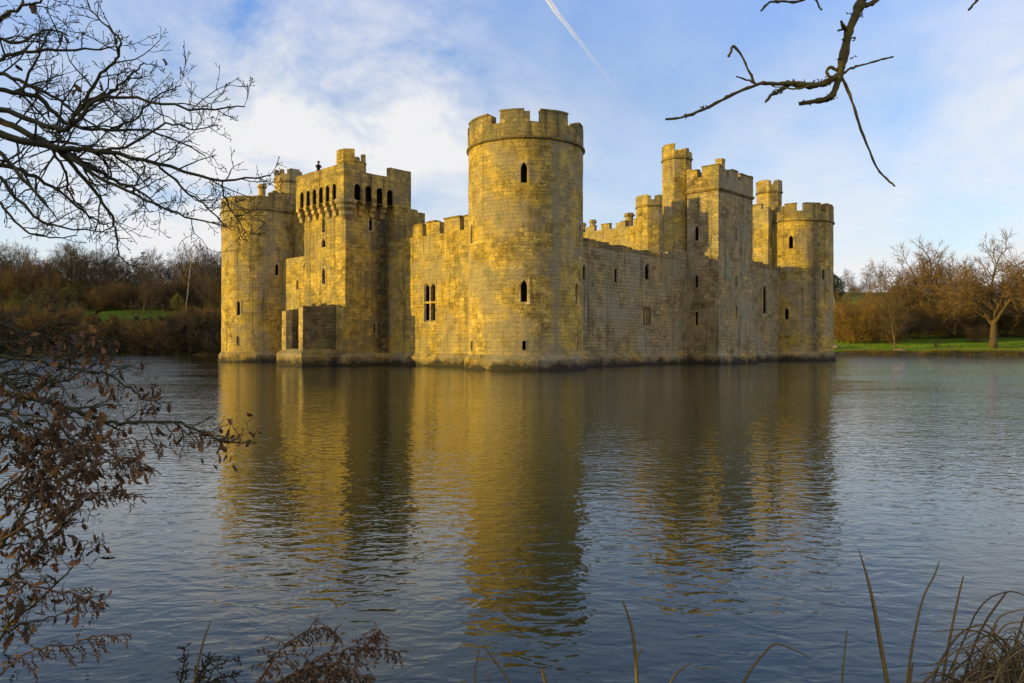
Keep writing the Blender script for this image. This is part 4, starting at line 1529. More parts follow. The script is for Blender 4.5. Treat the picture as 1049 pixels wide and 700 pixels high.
# right bank
plant(oakA, atpx(1017, 157), 157, 1.36, 0.4, 'big bare oak with a thick pale trunk at the right water edge')
plant(oakB, atpx(952, 196), 196, 1.5, 2.0, 'broad bare oak standing behind the thicket on the right')
gr = 'bare trees of the right bank'
plant(oakB, atpx(925, 190), 190, 1.08, 4.1, 'rounded bare tree behind the crooked tree on the right', group=gr)
plant(oakA, atpx(985, 186), 186, 1.18, 3.3, 'bare tree filling the gap between the two big oaks', group=gr)
plant(oakB, atpx(1058, 178), 178, 1.2, 0.9, 'bare tree at the right edge behind the big oak', group=gr)
plant(oakA, atpx(893, 182), 182, 0.72, 5.1, 'small rounded bare tree nearest the castle on the right', group=gr)
plant(woodC, atpx(917, 155), 155, 0.95, 1.0, 'crooked bare tree at the water edge right of the castle')
gt = 'russet thickets on the right bank'
for i, (px, Y, sc, kk) in enumerate(((862, 170, 1.05, 0), (873, 166, 1.25, 0), (886, 168, 1.45, 0), (897, 174, 1.35, 0), (908, 178, 1.0, 1), (925, 186, 1.15, 0), (938, 180, 0.9, 1), (966, 182, 1.35, 0), (980, 186, 1.6, 0), (994, 180, 1.15, 1),
                                   (1030, 190, 1.15, 1), (1047, 186, 1.45, 0), (1062, 192, 1.5, 1), (1010, 196, 1.3, 0), (857, 180, 0.9, 1), (1080, 186, 1.6, 0), (947, 196, 1.3, 1), (915, 166, 0.6, 1), (1000, 170, 0.55, 0))):
    plant((thick, thick2)[kk], atpx(px, Y), Y, sc, i * 1.1, ('russet' if kk == 0 else 'brown') + ' leafless thicket behind the grass of the right bank', 'shrub', gt)
for i in range(16):
    px = 850 + 240 * (i + rr.uniform(0, 1)) / 16
    y = 216 + rr.uniform(-4, 8)
    plant(rr.choice([woodB, woodC, thick2]), atpx(px, y), y, rr.uniform(0.55, 0.75), rr.uniform(0, 6.28), 'bare hedgerow tree at the far side of the right meadow', group='hedgerow trees beyond the right meadow')
plant(birch, atpx(859, 186), 186, 0.8, 2.9, 'pale leaning birch just right of the castle')
plant(pine, atpx(853, 228), 228, 1.15, 0.5, 'dark green pine peeping out behind the far right tower')


def rock(name, x, y, s, label):
    bm = bmesh.new()
    bmesh.ops.create_icosphere(bm, subdivisions=3, radius=1)
    for v in bm.verts:
        c = v.co.copy()
        v.co = Vector((c.x * s[0], c.y * s[1], c.z * s[2])) * (1 + 0.25 * noise.noise(c * 1.6 + Vector((x, 0, 0))))
    me = bpy.data.meshes.new(name)
    bm.to_mesh(me)
    bm.free()
    me.materials.append(M_ROCK)
    o = bpy.data.objects.new(name, me)
    COL.objects.link(o)
    o.location = (x, y, ground(x, y) + s[2] * 0.4)
    tag(o, label, 'rock')


rock('boulder', atpx(854, 157), 157, (1.3, 1.0, 0.55), 'pale rounded boulder on the bank next to the far right tower')
rock('boulder', atpx(922, 153.5), 153.5, (1.3, 0.8, 0.35), 'low pale boulder at the water edge by the crooked tree')
mb = MB()
x, y = atpx(958.5, 158), 158
z = ground(x, y)
tube(mb, [Vector((0, 0, -0.3)), Vector((0, 0, 0.1)), Vector((0, 0, 1.25)), Vector((0.02, 0, 1.32))], [0.2, 0.2, 0.19, 0.08], 10)
for zz in (0.35, 0.95):
    tube(mb, [Vector((0, 0, zz)), Vector((0, 0, zz + 0.07))], [0.215, 0.215], 10)
o = mb.build('post', M_POST)
o.location = (x, y, z)
tag(o, 'short black post standing on the grass of the right bank', 'post')


for i in range(22):
    px = 846 + 235 * (i + rr.uniform(0, 1)) / 22
    y = 318 + rr.uniform(-12, 40)
    plant(rr.choice([woodA, woodB, thick2, thick2]), atpx(px, y), y, rr.uniform(0.6, 1.0), rr.uniform(0, 6.28), 'distant bare tree on the green hill beyond the right bank', group='distant trees on the hill to the right')
# grass standing on the meadows
gm = plain('standing_grass', (0.105, 0.205, 0.020), 0.85, 0.3, 0.3, 0.15, col2=(0.135, 0.185, 0.030))
for nm, xa, xb, ya, yb, n in (('right', 52, 150, 152.5, 216, 230000), ('left', -118, -50, 162.5, 186, 90000)):
    vs, fs = [], []
    for i in range(n):
        x_, y_ = rr.uniform(xa, xb), ya + (yb - ya) * rr.random() ** 1.3
        z_ = ground(x_, y_)
        if z_ < 0.35:
            continue
        an, h_, w_ = rr.uniform(0, PI), rr.uniform(0.10, 0.26), 0.045
        k = len(vs)
        c_, s_ = math.cos(an) * w_, math.sin(an) * w_
        vs += [(x_ - c_, y_ - s_, z_ - 0.02), (x_ + c_, y_ + s_, z_ - 0.02), (x_ + rr.uniform(-.06, .06), y_ + rr.uniform(-.06, .06), z_ + h_)]
        fs.append((k, k + 1, k + 2))
    mb = MB()
    mb.grid(vs, fs)
    tag(mb.build('meadow_grass', gm), kind='stuff')

# rough sedge along the far right waterline
vs, fs = [], []
for i in range(26000):
    x_ = rr.uniform(45, 150)
    y_ = far_edge(x_) + rr.triangular(-0.3, 3.4, 0.5)
    if noise.noise(Vector((x_ * 0.25, y_ * 0.6, 7))) < -0.12:
        continue
    z_ = max(ground(x_, y_), -0.05)
    an, h_, w_ = rr.uniform(0, PI), rr.uniform(0.2, 0.75) * (0.6 + 0.7 * max(0, noise.noise(Vector((x_ * 0.12, 4, 1))) + 0.4)), 0.03
    k = len(vs)
    c_, s_ = math.cos(an) * w_, math.sin(an) * w_
    vs += [(x_ - c_, y_ - s_, z_ - 0.02), (x_ + c_, y_ + s_, z_ - 0.02), (x_ + rr.gauss(0, .15), y_ + rr.gauss(0, .15), z_ + h_)]
    fs.append((k, k + 1, k + 2))
mb = MB()
mb.grid(vs, fs)
tag(mb.build('bank_sedge', plain('bank_sedge_blades', (0.15, 0.11, 0.04), 0.85, 0.3, 0.5, 0.15, col2=(0.06, 0.06, 0.018))), kind='stuff')

# rough grass and fallen leaves on the near bank
rn = random.Random(31)
vs, fs = [], []
for i in range(70000):
    x_, y_ = rn.uniform(-10, 10), rn.uniform(-4, 6.4)
    if y_ > shore(x_) - 0.02:
        continue
    z_ = ground(x_, y_)
    an, h_, w_ = rn.uniform(0, PI), rn.uniform(0.03, 0.13), 0.006
    k = len(vs)
    c_, s_ = math.cos(an) * w_, math.sin(an) * w_
    vs += [(x_ - c_, y_ - s_, z_ - 0.01), (x_ + c_, y_ + s_, z_ - 0.01), (x_ + rn.gauss(0, .05), y_ + rn.gauss(0, .05), z_ + h_)]
    fs.append((k, k + 1, k + 2))
mb = MB()
mb.grid(vs, fs)
tag(mb.build('bank_grass', plain('bank_grass_blades', (0.09, 0.12, 0.03), 0.85, 0.3, 2.0, 0.15, col2=(0.14, 0.10, 0.045))), kind='stuff')

# unseen holly bushes, added left of the viewpoint to block the low sun
holly = make_tree('unseen_holly_screen', 61, 5, SP_BUSH[:3], 0.06, trunkfrac=0.8, bark=M_BARK, twig=M_BARK, stems=6, spread=0.4, ntrunk=1, leaf=(M_PINE, 9000, 0.10, 0.0, 1.9, 5.6))
for (x_, y_, sc) in ((-8.6, 1.8, 1.05), (-10.6, -0.6, 1.1), (-9.4, 4.2, 0.95)):
    plant(holly, x_, y_, sc, x_, 'unseen holly bush added left of the viewpoint to block the low sun', 'shrub', 'unseen holly bushes added for shade')

# ------------------------------------------------------------------ overhanging tree, upper left
def twigs(mb, rr, path, rad, n, L, lev, leaves=None, tmin=0.1, ang=48, minr=0.0022, up=0.15):
    m = len(path) - 1
    for c in range(n):
        t = tmin + (1 - tmin) * (c + rr.random()) / n
        f = min(t, 0.999) * m
        i = int(f)
        pos = path[i].lerp(path[i + 1], f - i)
        ax = (path[i + 1] - path[i]).normalized()
        o = ax.orthogonal().normalized()
        o.rotate(Matrix.Rotation(rr.uniform(0, 2 * PI), 3, ax))
        a = R(ang) * rr.uniform(0.6, 1.35)
        d = ax * math.cos(a) + o * math.sin(a) + Vector((0, 0, up))
        l = L * rr.uniform(0.4, 1.25) * (1.15 - 0.5 * t)
        r0 = max(minr, min(rad[i] * 0.55, 0.0036 * (1 + lev * 0.7)))
        pts, rd = [pos], [r0]
        q, dd = pos.copy(), d.normalized()
        ns = 5 if lev > 0 else 4
        for k in range(ns):
            dd = (dd + wob(rr, 0.22) + Vector((0, 0, 0.04))).normalized()
            q = q + dd * (l / ns)
            pts.append(q.copy())
            rd.append(max(minr * 0.8, r0 * (1 - 0.55 * (k + 1) / ns)))
        tube(mb, pts, rd, 4 if lev > 0 else 3)
        # bud cluster at the tip
        tube(mb, [q, q + dd * 0.006, q + dd * 0.014], [minr * 0.9, minr * 1.5, minr * 0.4], 3)
        if leaves is not None and rr.random() < leaves[1]:
            leaves[0].append((q.copy(), dd.copy()))
        if lev > 0:
            twigs(mb, rr, pts, rd, rr.choice([3, 4, 5]) if lev > 1 else rr.choice([1, 2, 2, 3]), l * (0.55 if lev > 1 else 0.42), lev - 1, leaves, 0.2, 50, minr, up)


def oak_leaf(mb, rr, p, d, s, droop=0.5):
    """a curled lobed dead leaf hanging from p"""
    d = (d * (1 - droop) + Vector((rr.gauss(0, .3), rr.gauss(0, .3), -droop))).normalized()
    sd = d.cross(Vector((rr.gauss(0, 1), rr.gauss(0, 1), rr.gauss(0, 1)))).normalized()
    n = d.cross(sd)
    out = [(0, .04), (.12, .10), (.22, .26), (.33, .17), (.45, .36), (.58, .22), (.70, .32), (.84, .16), (1.0, .03)]
    curl, fold = rr.uniform(-1.2, 1.4), rr.uniform(0.2, 1.25)
    mid, lf, rt = [], [], []
    for t, w_ in out:
        c = p + d * (t * s) + n * (curl * t * t * s * 0.6)
        mid.append(c)
        w2 = w_ * s * rr.uniform(0.8, 1.15)
        lf.append(c + sd * w2 * math.cos(fold) + n * w2 * math.sin(fold))
        rt.append(c - sd * w2 * math.cos(fold) + n * w2 * math.sin(fold))
    vs = [tuple(x) for x in mid + lf + rt]
    k = len(out)
    fs = []
    for i in range(k - 1):
        fs.append((i, i + 1, k + i + 1, k + i))
        fs.append((i + 1, i, 2 * k + i, 2 * k + i + 1))
    mb.grid(vs, fs)


def px_path(lst, Y0, Y1, sub=5):
    """lst: (px, py, width_px); depth runs from Y0 to Y1 along the branch"""
    n = len(lst)
    pts, rad = [], []
    for i, (x, y, w_) in enumerate(lst):
        Y = Y0 + (Y1 - Y0) * i / (n - 1)
        pts.append(P(x, y, Y))
        rad.append(w_ * Y / FPX / 2)
    return smooth_path(pts, rad, sub)


tree = empty('overhanging_oak', (-5.2, 5.0, ground(-5.2, 5.0)), 'bare dark oak on the left reaching its branches over the water', 'tree')
T0 = tree.location.copy()


def world_build(mb, name, mat, par, smooth=True):
    o = mb.build(name, mat, par, smooth=smooth)
    for v in o.data.vertices:
        v.co = v.co - par.location
    return o


rr = random.Random(101)
tb = MB()
pts, rad = smooth_path([Vector((-5.2, 5.0, -0.1)), Vector((-5.15, 5.0, 1.0)), Vector((-5.25, 5.05, 2.4)), Vector((-5.1, 5.1, 3.8)), Vector((-5.3, 5.3, 5.5)), Vector((-5.1, 5.6, 7.5))], [0.26, 0.19, 0.17, 0.13, 0.09, 0.03], 5)
tube(tb, pts, rad, 12)
world_build(tb, 'trunk', M_WETBARK, tree)
limbs = [
    ([(0, 137, 8), (58, 152, 7), (96, 154, 5), (162, 168, 3.6), (227, 185, 2.6), (278, 179, 1.2)], 5.0, 5.2, 2.35, 26, 0.30),
    ([(0, 93, 5), (38, 100, 5), (70, 127, 4), (112, 133, 3), (162, 137, 2), (212, 160, 1.2)], 5.1, 5.7, 2.6, 20, 0.28),
    ([(0, 112, 6), (45, 128, 5), (72, 131, 5), (96, 104, 4), (127, 100, 3), (193, 110, 2.4), (251, 110, 1.2)], 4.8, 4.6, 2.5, 22, 0.27),
    ([(68, 134, 5), (83, 108, 4), (104, 77, 3), (121, 57, 2.6), (120, 36, 2), (98, 17, 1.5), (86, -6, 1.0)], 4.9, 4.6, None, 13, 0.24),
    ([(83, 108, 3.4), (110, 96, 3), (127, 83, 2.4), (147, 65, 1.4)], 4.8, 4.9, None, 8, 0.2),
    ([(58, 153, 5), (81, 177, 4), (110, 215, 3), (119, 238, 2.2), (123, 262, 1.6), (138, 273, 1.0)], 5.1, 5.3, None, 12, 0.22),
    ([(58, 151, 5), (96, 178, 3.6), (150, 205, 2.6), (190, 222, 2), (234, 232, 1.1)], 5.1, 4.7, None, 18, 0.26),
    ([(0, 155, 5), (25, 185, 3.6), (47, 209, 2)], 4.6, 4.5, 2.2, 7, 0.24),
    ([(0, 182, 4), (30, 217, 3), (54, 232, 2.2), (106, 239, 1.1)], 4.9, 4.8, 2.1, 10, 0.25),
    ([(0, 20, 4), (20, 8, 3.2), (35, 3, 2.6), (62, -12, 1.5)], 4.6, 4.6, 3.4, 8, 0.2),
    ([(0, 62, 4), (18, 54, 3.4), (50, 52, 3), (95, 50, 2), (122, 49, 1.1)], 5.0, 4.9, 3.0, 12, 0.24),
    ([(162, 168, 2.8), (190, 195, 2.2), (212, 213, 1.8), (236, 236, 1.0)], 5.15, 5.4, None, 9, 0.2),
    ([(225, 184, 2), (232, 205, 1.7), (252, 238, 1.0)], 5.2, 5.2, None, 5, 0.16),
    ([(0, 208, 3), (20, 232, 2.2), (50, 243, 1.6), (80, 241, 1)], 5.3, 5.2, 2.0, 8, 0.22),
    ([(96, 154, 3.4), (130, 150, 2.8), (170, 128, 2.2), (200, 132, 1.4), (222, 128, 1.0)], 5.1, 5.5, None, 12, 0.22),
    ([(20, 100, 3), (30, 75, 2.6), (42, 52, 2), (52, 28, 1.2)], 5.1, 5.1, None, 8, 0.2),
    ([(0, 122, 7), (40, 142, 6), (75, 160, 5), (112, 182, 3.6), (142, 196, 2.4), (165, 215, 1.4)], 5.3, 5.0, 2.3, 16, 0.26),
    ([(0, 75, 4), (35, 90, 3.4), (62, 104, 2.8), (84, 122, 2.2), (118, 140, 1.2)], 5.4, 5.2, 2.8, 13, 0.26),
    ([(0, 168, 5), (28, 178, 4), (60, 196, 3), (92, 222, 2), (112, 232, 1.2)], 5.3, 5.5, 2.2, 13, 0.25),
    ([(0, 40, 3.4), (20, 44, 2.8), (44, 32, 2.2), (70, 36, 1.2)], 5.3, 5.4, 3.1, 9, 0.22),
    ([(46, 147, 3.4), (66, 172, 2.6), (72, 200, 2), (96, 226, 1.1)], 5.0, 5.3, None, 9, 0.22),
    ([(112, 133, 2.6), (140, 120, 2), (160, 98, 1.6), (186, 88, 1.0)], 5.5, 5.3, None, 9, 0.22),
]
bb, lv = MB(), []
rf = random.Random(9)
forks = [Vector((-4.15, 5.0, 2.3)), Vector((-4.25, 5.05, 2.75)), Vector((-4.1, 4.95, 3.25))]
for q in forks:
    bp_, br__ = smooth_path([Vector((-5.2, 5.02, q.z - 0.55)), Vector((-4.7, 5.05, q.z - 0.3)), q], [0.10, 0.075, 0.05], 6)
    tube(bb, bp_, br__, 9)
    twigs(bb, rf, bp_, br__, 5, 0.6, 2, None, 0.3, 50)
for lst, Ya, Yb, zt, n, L in limbs:
    pth, rd = px_path(lst, Ya, Yb)
    if zt is not None:
        st = min(forks, key=lambda q: abs(q.z - pth[0].z))
        ext, er = smooth_path([st, st.lerp(pth[0], 0.5) + wob(rf, 0.05), pth[0]], [min(0.045, rd[0] * 1.5), rd[0] * 1.2, rd[0]], 4)
        pth, rd = ext[:-1] + pth, er[:-1] + rd
    pth = [q + wob(rr, 0.006) for q in pth]
    tube(bb, pth, rd, 7)
    twigs(bb, rr, pth, rd, round(n * 0.85), L * 1.45, 2, (lv, 0.0), 0.12 if zt is None else 0.28, 50)
world_build(bb, 'branches', M_WETBARK, tree)
lb = MB()
for (px, py) in ((35, 3), (37, 6), (64, 34), (66, 36), (118, 38), (16, 66), (20, 70), (76, 86), (78, 91), (102, 82), (55, 95), (37, 46), (72, 190), (0, 243), (166, 61), (8, 10), (30, 2)):
    q = P(px, py, 4.95)
    oak_leaf(lb, rr, q, Vector((rr.gauss(0, 1), rr.gauss(0, 1), -0.6)).normalized(), rr.uniform(0.045, 0.075))
for q, d in lv:
    oak_leaf(lb, rr, q, d, rr.uniform(0.03, 0.05))
world_build(lb, 'dead_leaves', M_DEADLEAF, tree, smooth=False)

# ------------------------------------------------------------------ leafy oak saplings, lower left
sap = empty('oak_sapling', (-3.9, 4.4, ground(-3.9, 4.4)), 'low oak branches hung with curled brown leaves across the lower left', 'tree')
bb, lb, lv = MB(), MB(), []
stem, sr = smooth_path([Vector((-3.9, 4.4, -0.1)), Vector((-3.95, 4.4, 0.6)), Vector((-3.8, 4.4, 1.3)), Vector((-3.9, 4.5, 2.0))], [0.09, 0.07, 0.05, 0.02], 5)
tb = MB()
tube(tb, stem, sr, 10)
world_build(tb, 'trunk', M_WETBARK, sap)
low = [
    ([(0, 402, 7), (22, 406, 6), (67, 417, 5), (108, 431, 4), (128, 433, 3.4), (171, 432, 3), (200, 439, 2.4), (216, 449, 2), (262, 456, 1.1)], 4.4, 4.6, 1.35, 26, 0.22, 0.34),
    ([(0, 384, 4), (20, 402, 3), (48, 412, 2), (90, 440, 1.2)], 4.3, 4.1, 1.5, 14, 0.24, 0.5),
    ([(0, 365, 3.4), (45, 372, 3), (84, 380, 2.6), (108, 383, 2.2), (130, 396, 1.8), (149, 409, 1.5), (165, 414, 1)], 4.6, 4.8, 1.6, 16, 0.22, 0.30),
    ([(0, 448, 3), (30, 452, 2.4), (70, 455, 2), (112, 462, 1.1)], 4.2, 4.0, 1.1, 16, 0.22, 0.6),
    ([(0, 560, 4), (18, 535, 3.4), (35, 505, 2.8), (48, 478, 2.2), (54, 440, 1.3)], 3.9, 4.0, 0.7, 16, 0.18, 0.75),
    ([(0, 500, 3), (25, 492, 2.4), (60, 478, 2), (100, 470, 1.4), (128, 480, 1.0)], 4.0, 3.8, 0.9, 15, 0.18, 0.7),
    ([(0, 655, 3), (14, 635, 2.6), (45, 610, 2.2), (80, 575, 1.7), (90, 552, 1)], 3.7, 3.8, 0.3, 12, 0.15, 0.5),
    ([(0, 600, 3), (30, 575, 2.5), (62, 540, 2), (84, 522, 1.2)], 3.8, 3.9, 0.5, 14, 0.16, 0.7),
    ([(-4, 648, 2.4), (28, 638, 2), (62, 628, 1.6), (99, 611, 1)], 3.7, 3.7, 0.35, 8, 0.12, 0.4),
    ([(0, 350, 3), (35, 352, 2.4), (70, 345, 2), (118, 362, 1)], 4.9, 5.2, 1.6, 14, 0.22, 0.35),
    ([(0, 395, 3), (30, 385, 2.4), (62, 392, 2), (100, 372, 1.4), (126, 378, 1)], 4.5, 4.7, 1.5, 22, 0.24, 0.12),
    ([(0, 372, 3), (38, 360, 2.2), (74, 368, 1.8), (112, 350, 1.2)], 4.8, 5.0, 1.6, 22, 0.24, 0.15),
    ([(0, 425, 3), (50, 445, 2.4), (95, 462, 1.8), (140, 470, 1)], 4.2, 4.1, 1.2, 22, 0.2, 0.2),
    ([(0, 330, 3), (28, 340, 2.2), (60, 330, 1.6), (95, 336, 1)], 5.1, 5.0, 1.7, 12, 0.2, 0.3),
    ([(0, 420, 3), (40, 428, 2.4), (70, 445, 2), (95, 480, 1.4), (102, 515, 1)], 4.2, 3.9, 1.2, 14, 0.2, 0.6),
]
sforks = [Vector((-3.35, 4.25, 0.35)), Vector((-3.4, 4.3, 0.85)), Vector((-3.35, 4.4, 1.35)), Vector((-3.4, 4.5, 1.75))]
for q in sforks:
    bp_, br__ = smooth_path([Vector((-3.88, 4.4, max(0.1, q.z - 0.35))), Vector((-3.65, 4.38, q.z - 0.15)), q], [0.05, 0.04, 0.03], 5)
    tube(bb, bp_, br__, 8)
    twigs(bb, rf, bp_, br__, 4, 0.35, 2, (lv, 0.3), 0.3, 50, 0.0015)
for lst, Ya, Yb, zt, n, L, lp in low:
    pth, rd = px_path(lst, Ya, Yb)
    st = min(sforks, key=lambda q: abs(q.z - pth[0].z))
    ext, er = smooth_path([st, st.lerp(pth[0], 0.5) + wob(rf, 0.04), pth[0]], [min(0.03, rd[0] * 1.4), rd[0] * 1.2, rd[0]], 4)
    pth, rd = ext[:-1] + pth, er[:-1] + rd
    pth = [q + wob(rr, 0.006) for q in pth]
    tube(bb, pth, rd, 6)
    mine = []
    twigs(bb, rr, pth, rd, n, L * 1.15, 2, (mine, lp * 0.55), 0.25, 52, 0.0015, 0.0)
    lv += mine
for q, d in lv:
    for j in range(rr.choice([1, 1, 2])):
        oak_leaf(lb, rr, q + wob(rr, 0.012), d, rr.choice([0.022, 0.03, 0.04, 0.05, 0.06, 0.072]) * rr.uniform(0.8, 1.2), rr.uniform(0.2, 0.9))
# denser hanging clusters
for (cx, cy, sx_, sy_, n) in ((40, 455, 40, 22, 45), (25, 500, 25, 25, 40), (55, 505, 25, 22, 40), (20, 560, 20, 35, 40), (62, 560, 18, 14, 12), (85, 480, 25, 20, 24), (150, 400, 16, 8, 10),
                             (12, 620, 12, 30, 18), (100, 615, 8, 5, 3), (215, 455, 30, 14, 14), (70, 355, 30, 18, 26), (108, 395, 14, 10, 8)):
    for i in range(round(n * 1.7)):
        q = P(rr.gauss(cx, sx_ * 0.6), rr.gauss(cy, sy_ * 0.6), rr.uniform(3.8, 4.6))
        oak_leaf(lb, rr, q, Vector((rr.gauss(0, 1), rr.gauss(0, 1), -0.8)).normalized(), rr.choice([0.025, 0.035, 0.042, 0.055]) * rr.uniform(0.8, 1.2), 0.6)
world_build(bb, 'branches', M_WETBARK, sap)
world_build(lb, 'dead_leaves', M_DEADLEAF, sap, smooth=False)

# ------------------------------------------------------------------ mossy branch, upper right
rt = empty('mossy_tree', (5.3, 4.6, ground(5.3, 4.6)), 'mossy branch with bare twigs hanging in from the top right', 'tree')
tb = MB()
pts, rad = smooth_path([Vector((5.3, 4.6, -0.1)), Vector((5.2, 4.6, 1.4)), Vector((5.0, 4.5, 3.2)), Vector((4.6, 4.4, 5.0)), Vector((4.3, 4.4, 7.0))], [0.24, 0.18, 0.16, 0.12, 0.05], 5)
tube(tb, pts, rad, 12)
world_build(tb, 'trunk', M_MOSSBARK, rt)
bb = MB()
main = [(893, -22, 11), (882, 2, 10), (877, 15, 9.5), (869.5, 33, 9), (864, 59, 8.5), (860, 77, 8), (855, 93, 6.5), (849, 101, 6), (834, 104, 5), (819, 106.5, 4)]
pth, rd = px_path(main, 4.0, 4.0)
ext, er = smooth_path([Vector((4.75, 4.45, 4.4)), Vector((3.4, 4.3, 4.75)), Vector((2.3, 4.1, 4.2)), pth[0]], [0.06, 0.045, 0.034, rd[0]], 6)
pth, rd = ext[:-1] + pth, er[:-1] + rd
rd = [r_ * rr.uniform(0.82, 1.25) for r_ in rd]
tube(bb, pth, rd, 8)
for lst, Ya, Yb in (
    ([(860, 76, 6), (845, 85, 6), (830, 88, 6.5), (808, 86, 5), (790, 86, 4), (775, 87, 3.6), (749, 98, 3.4), (723, 111, 3.2), (701, 120, 2.6), (682, 122, 1.8)], 4.0, 3.8),
    ([(773, 86, 2.6), (766, 70, 2.2), (753, 48, 2.2), (749, 53, 2.4), (746, 58, 2.4)], 3.9, 3.85),
    ([(777, 87, 1.8), (765, 82, 1.6), (754, 78.5, 1.4)], 3.9, 3.9),
    ([(808, 87, 4), (797, 94, 4), (790, 98, 3), (784, 105, 2.4)], 3.95, 3.9),
    ([(863, 76, 3), (872, 70, 2.4), (886, 66, 2), (903, 61, 1.8), (915, 58.5, 1.8)], 4.0, 4.1),
    ([(862, 79, 3), (873, 104, 2.6), (882, 133, 2.4), (897, 169, 2.2), (907, 182, 2), (917, 191, 1.8)], 4.0, 3.95),
    ([(868, 32, 4), (864, 27, 3.5), (862, 22, 2)], 4.0, 3.95),
    ([(866, 29, 3), (861, 31, 2), (858, 32, 1.2)], 4.0, 3.95),
    ([(882, 5, 6), (890, 5, 5), (899, -1, 4), (918, -18, 3)], 4.0, 4.1),
    ([(858, 72, 3.5), (851, 69, 3), (847, 73, 3), (849, 78, 3), (855, 80, 2)], 3.95, 3.95),
    ([(862, -30, 3.5), (823, 0, 2.6), (800, 1.5, 2.6), (788, 3, 2.6), (779, 12, 2)], 4.0, 4.1),
    ([(826, -6, 2), (836, 0, 2), (839, 7, 1.8), (842, 10, 1.5)], 4.05, 4.05),
    ([(1030, -40, 4), (1010, -14, 3.4), (1001, 0, 3), (992, 11, 2)], 4.2, 4.2),
    ([(830, 88, 2), (815, 91, 1.6), (800, 90, 1.4), (790, 88, 1)], 3.9, 3.9),
):
    p_, r_ = px_path(lst, Ya, Yb)
    if lst[0][0] == 1030:
        e_, f_ = smooth_path([Vector((4.65, 4.4, 5.0)), Vector((3.8, 4.3, 4.6)), p_[0]], [0.03, 0.02, r_[0]], 4)
        p_, r_ = e_[:-1] + p_, f_[:-1] + r_
    if lst[0][0] == 862 and lst[0][1] == -30:
        e_, f_ = smooth_path([Vector((2.8, 4.2, 4.55)), Vector((2.2, 4.1, 4.35)), p_[0]], [0.02, 0.013, r_[0]], 4)
        p_, r_ = e_[:-1] + p_, f_[:-1] + r_
    r_ = [q * rr.uniform(0.8, 1.3) for q in r_]
    p_ = [q + wob(rr, 0.0014) for q in p_]
    tube(bb, p_, r_, 7)
# tufts of moss
mb = MB()
for (px, py, s, n) in ((843, 84, 5, 26), (808, 85, 4, 20), (826, 87, 3, 12), (870, 40, 4, 20), (850, 100, 4, 16), (822, 106, 3, 14), (722, 111, 2.5, 10), (745, 99, 2, 8), (797, 94, 2.5, 10), (865, 60, 4, 16), (704, 119, 2, 7), (878, 15, 4, 12)):
    for i in range(n):
        q = P(px + rr.gauss(0, s), py + rr.gauss(0, s * 0.35), 4.0 - 0.15 * ss(900 - px, 0, 200) + rr.gauss(0, 0.006))
        u = Vector((rr.gauss(0, 1), rr.gauss(0, 1), rr.gauss(0.3, 1))).normalized()
        tube(bb, [q, q + u * 0.007, q + u * rr.uniform(0.012, 0.02)], [0.004, 0.0035, 0.0008], 4)
world_build(bb, 'branch', M_MOSSBARK, rt)


# ------------------------------------------------------------------ waterside plants at the bottom
def blade(mb, lst, Y, flat=0.35, sub=5, fold=True):
    pts, rad = [], []
    for x, y, w_ in lst:
        pts.append(P(x, y, Y))
        rad.append(w_ * Y / FPX / 2)
    # carry the foot down to the bank
    d = (pts[0] - pts[1]).normalized()
    foot = pts[0] + d * max(0.05, (pts[0].z - 0.05) / max(0.4, -d.z) * 0.9 if d.z < 0 else 0.2)
    foot.z = min(foot.z, 0.15)
    pts = [foot] + pts
    rad = [rad[0] * 1.1] + rad
    pth, rd = smooth_path(pts, rad, sub)
    # V-folded ribbon with thickness
    k = len(pth)
    vs, fs = [], []
    for i, (q, r_) in enumerate(zip(pth, rd)):
        t = (pth[min(i + 1, k - 1)] - pth[max(i - 1, 0)]).normalized()
        s = t.cross(Vector((0.25, 1, 0.1))).normalized()
        n = t.cross(s)
        vs += [tuple(q - s * r_), tuple(q + n * r_ * 0.45), tuple(q + s * r_), tuple(q + n * r_ * 0.2 * flat - n * 0.0006)]
    for i in range(k - 1):
        for j in range(4):
            j2 = (j + 1) % 4
            fs.append((i * 4 + j, i * 4 + j2, (i + 1) * 4 + j2, (i + 1) * 4 + j))
    mb.grid(vs, fs)


def blade_thing(name, lst, Y, label, mat=None, cat='reed', extra=()):
    mb = MB()
    blade(mb, lst, Y)
    for e in extra:
        pp, r_ = px_path(e, Y, Y)
        tube(mb, pp, r_, 5)
    base = P(lst[0][0], lst[0][1], Y)
    base.z = 0.1
    o = mb.build(name, mat or M_REED, smooth=True)
    for v in o.data.vertices:
        v.co -= base
    o.location = base
    tag(o, label, cat)


blade_thing('reed_blade', [(910, 706, 4.4), (902, 660, 4.2), (895, 620, 3.6), (888, 590, 2.4), (879, 561, 0.6)], 3.0, 'tallest reed blade, green and brown, leaning left at the lower right')
blade_thing('reed_blade', [(928, 706, 3), (935, 660, 2.6), (945, 615, 2), (957, 590, 1.8), (962, 576, 0.9)], 3.0, 'thin reed stem leaning right just right of the tallest blade')
blade_thing('reed_blade', [(964, 706, 3), (972, 660, 2.6), (980, 620, 2.2), (987, 590, 1.2)], 2.95, 'thin reed stem at the left side of the sedge tuft')
blade_thing('reed_blade', [(862, 706, 2), (865, 670, 1.6), (868, 645, 1.0)], 3.0, 'short thin reed left of the tallest blade')
blade_thing('reed_blade', [(653, 706, 4), (650, 660, 3.4), (645, 635, 3), (638, 616, 1.6)], 2.9, 'stout upright reed stem at the bottom centre', extra=([(651, 676, 2), (656, 668, 2), (658, 664, 1.4)],))
blade_thing('reed_blade', [(683, 706, 2.4), (693, 690, 2), (708, 679, 1)], 2.9, 'short broken reed tip right of the stout stem', M_SEDGE)
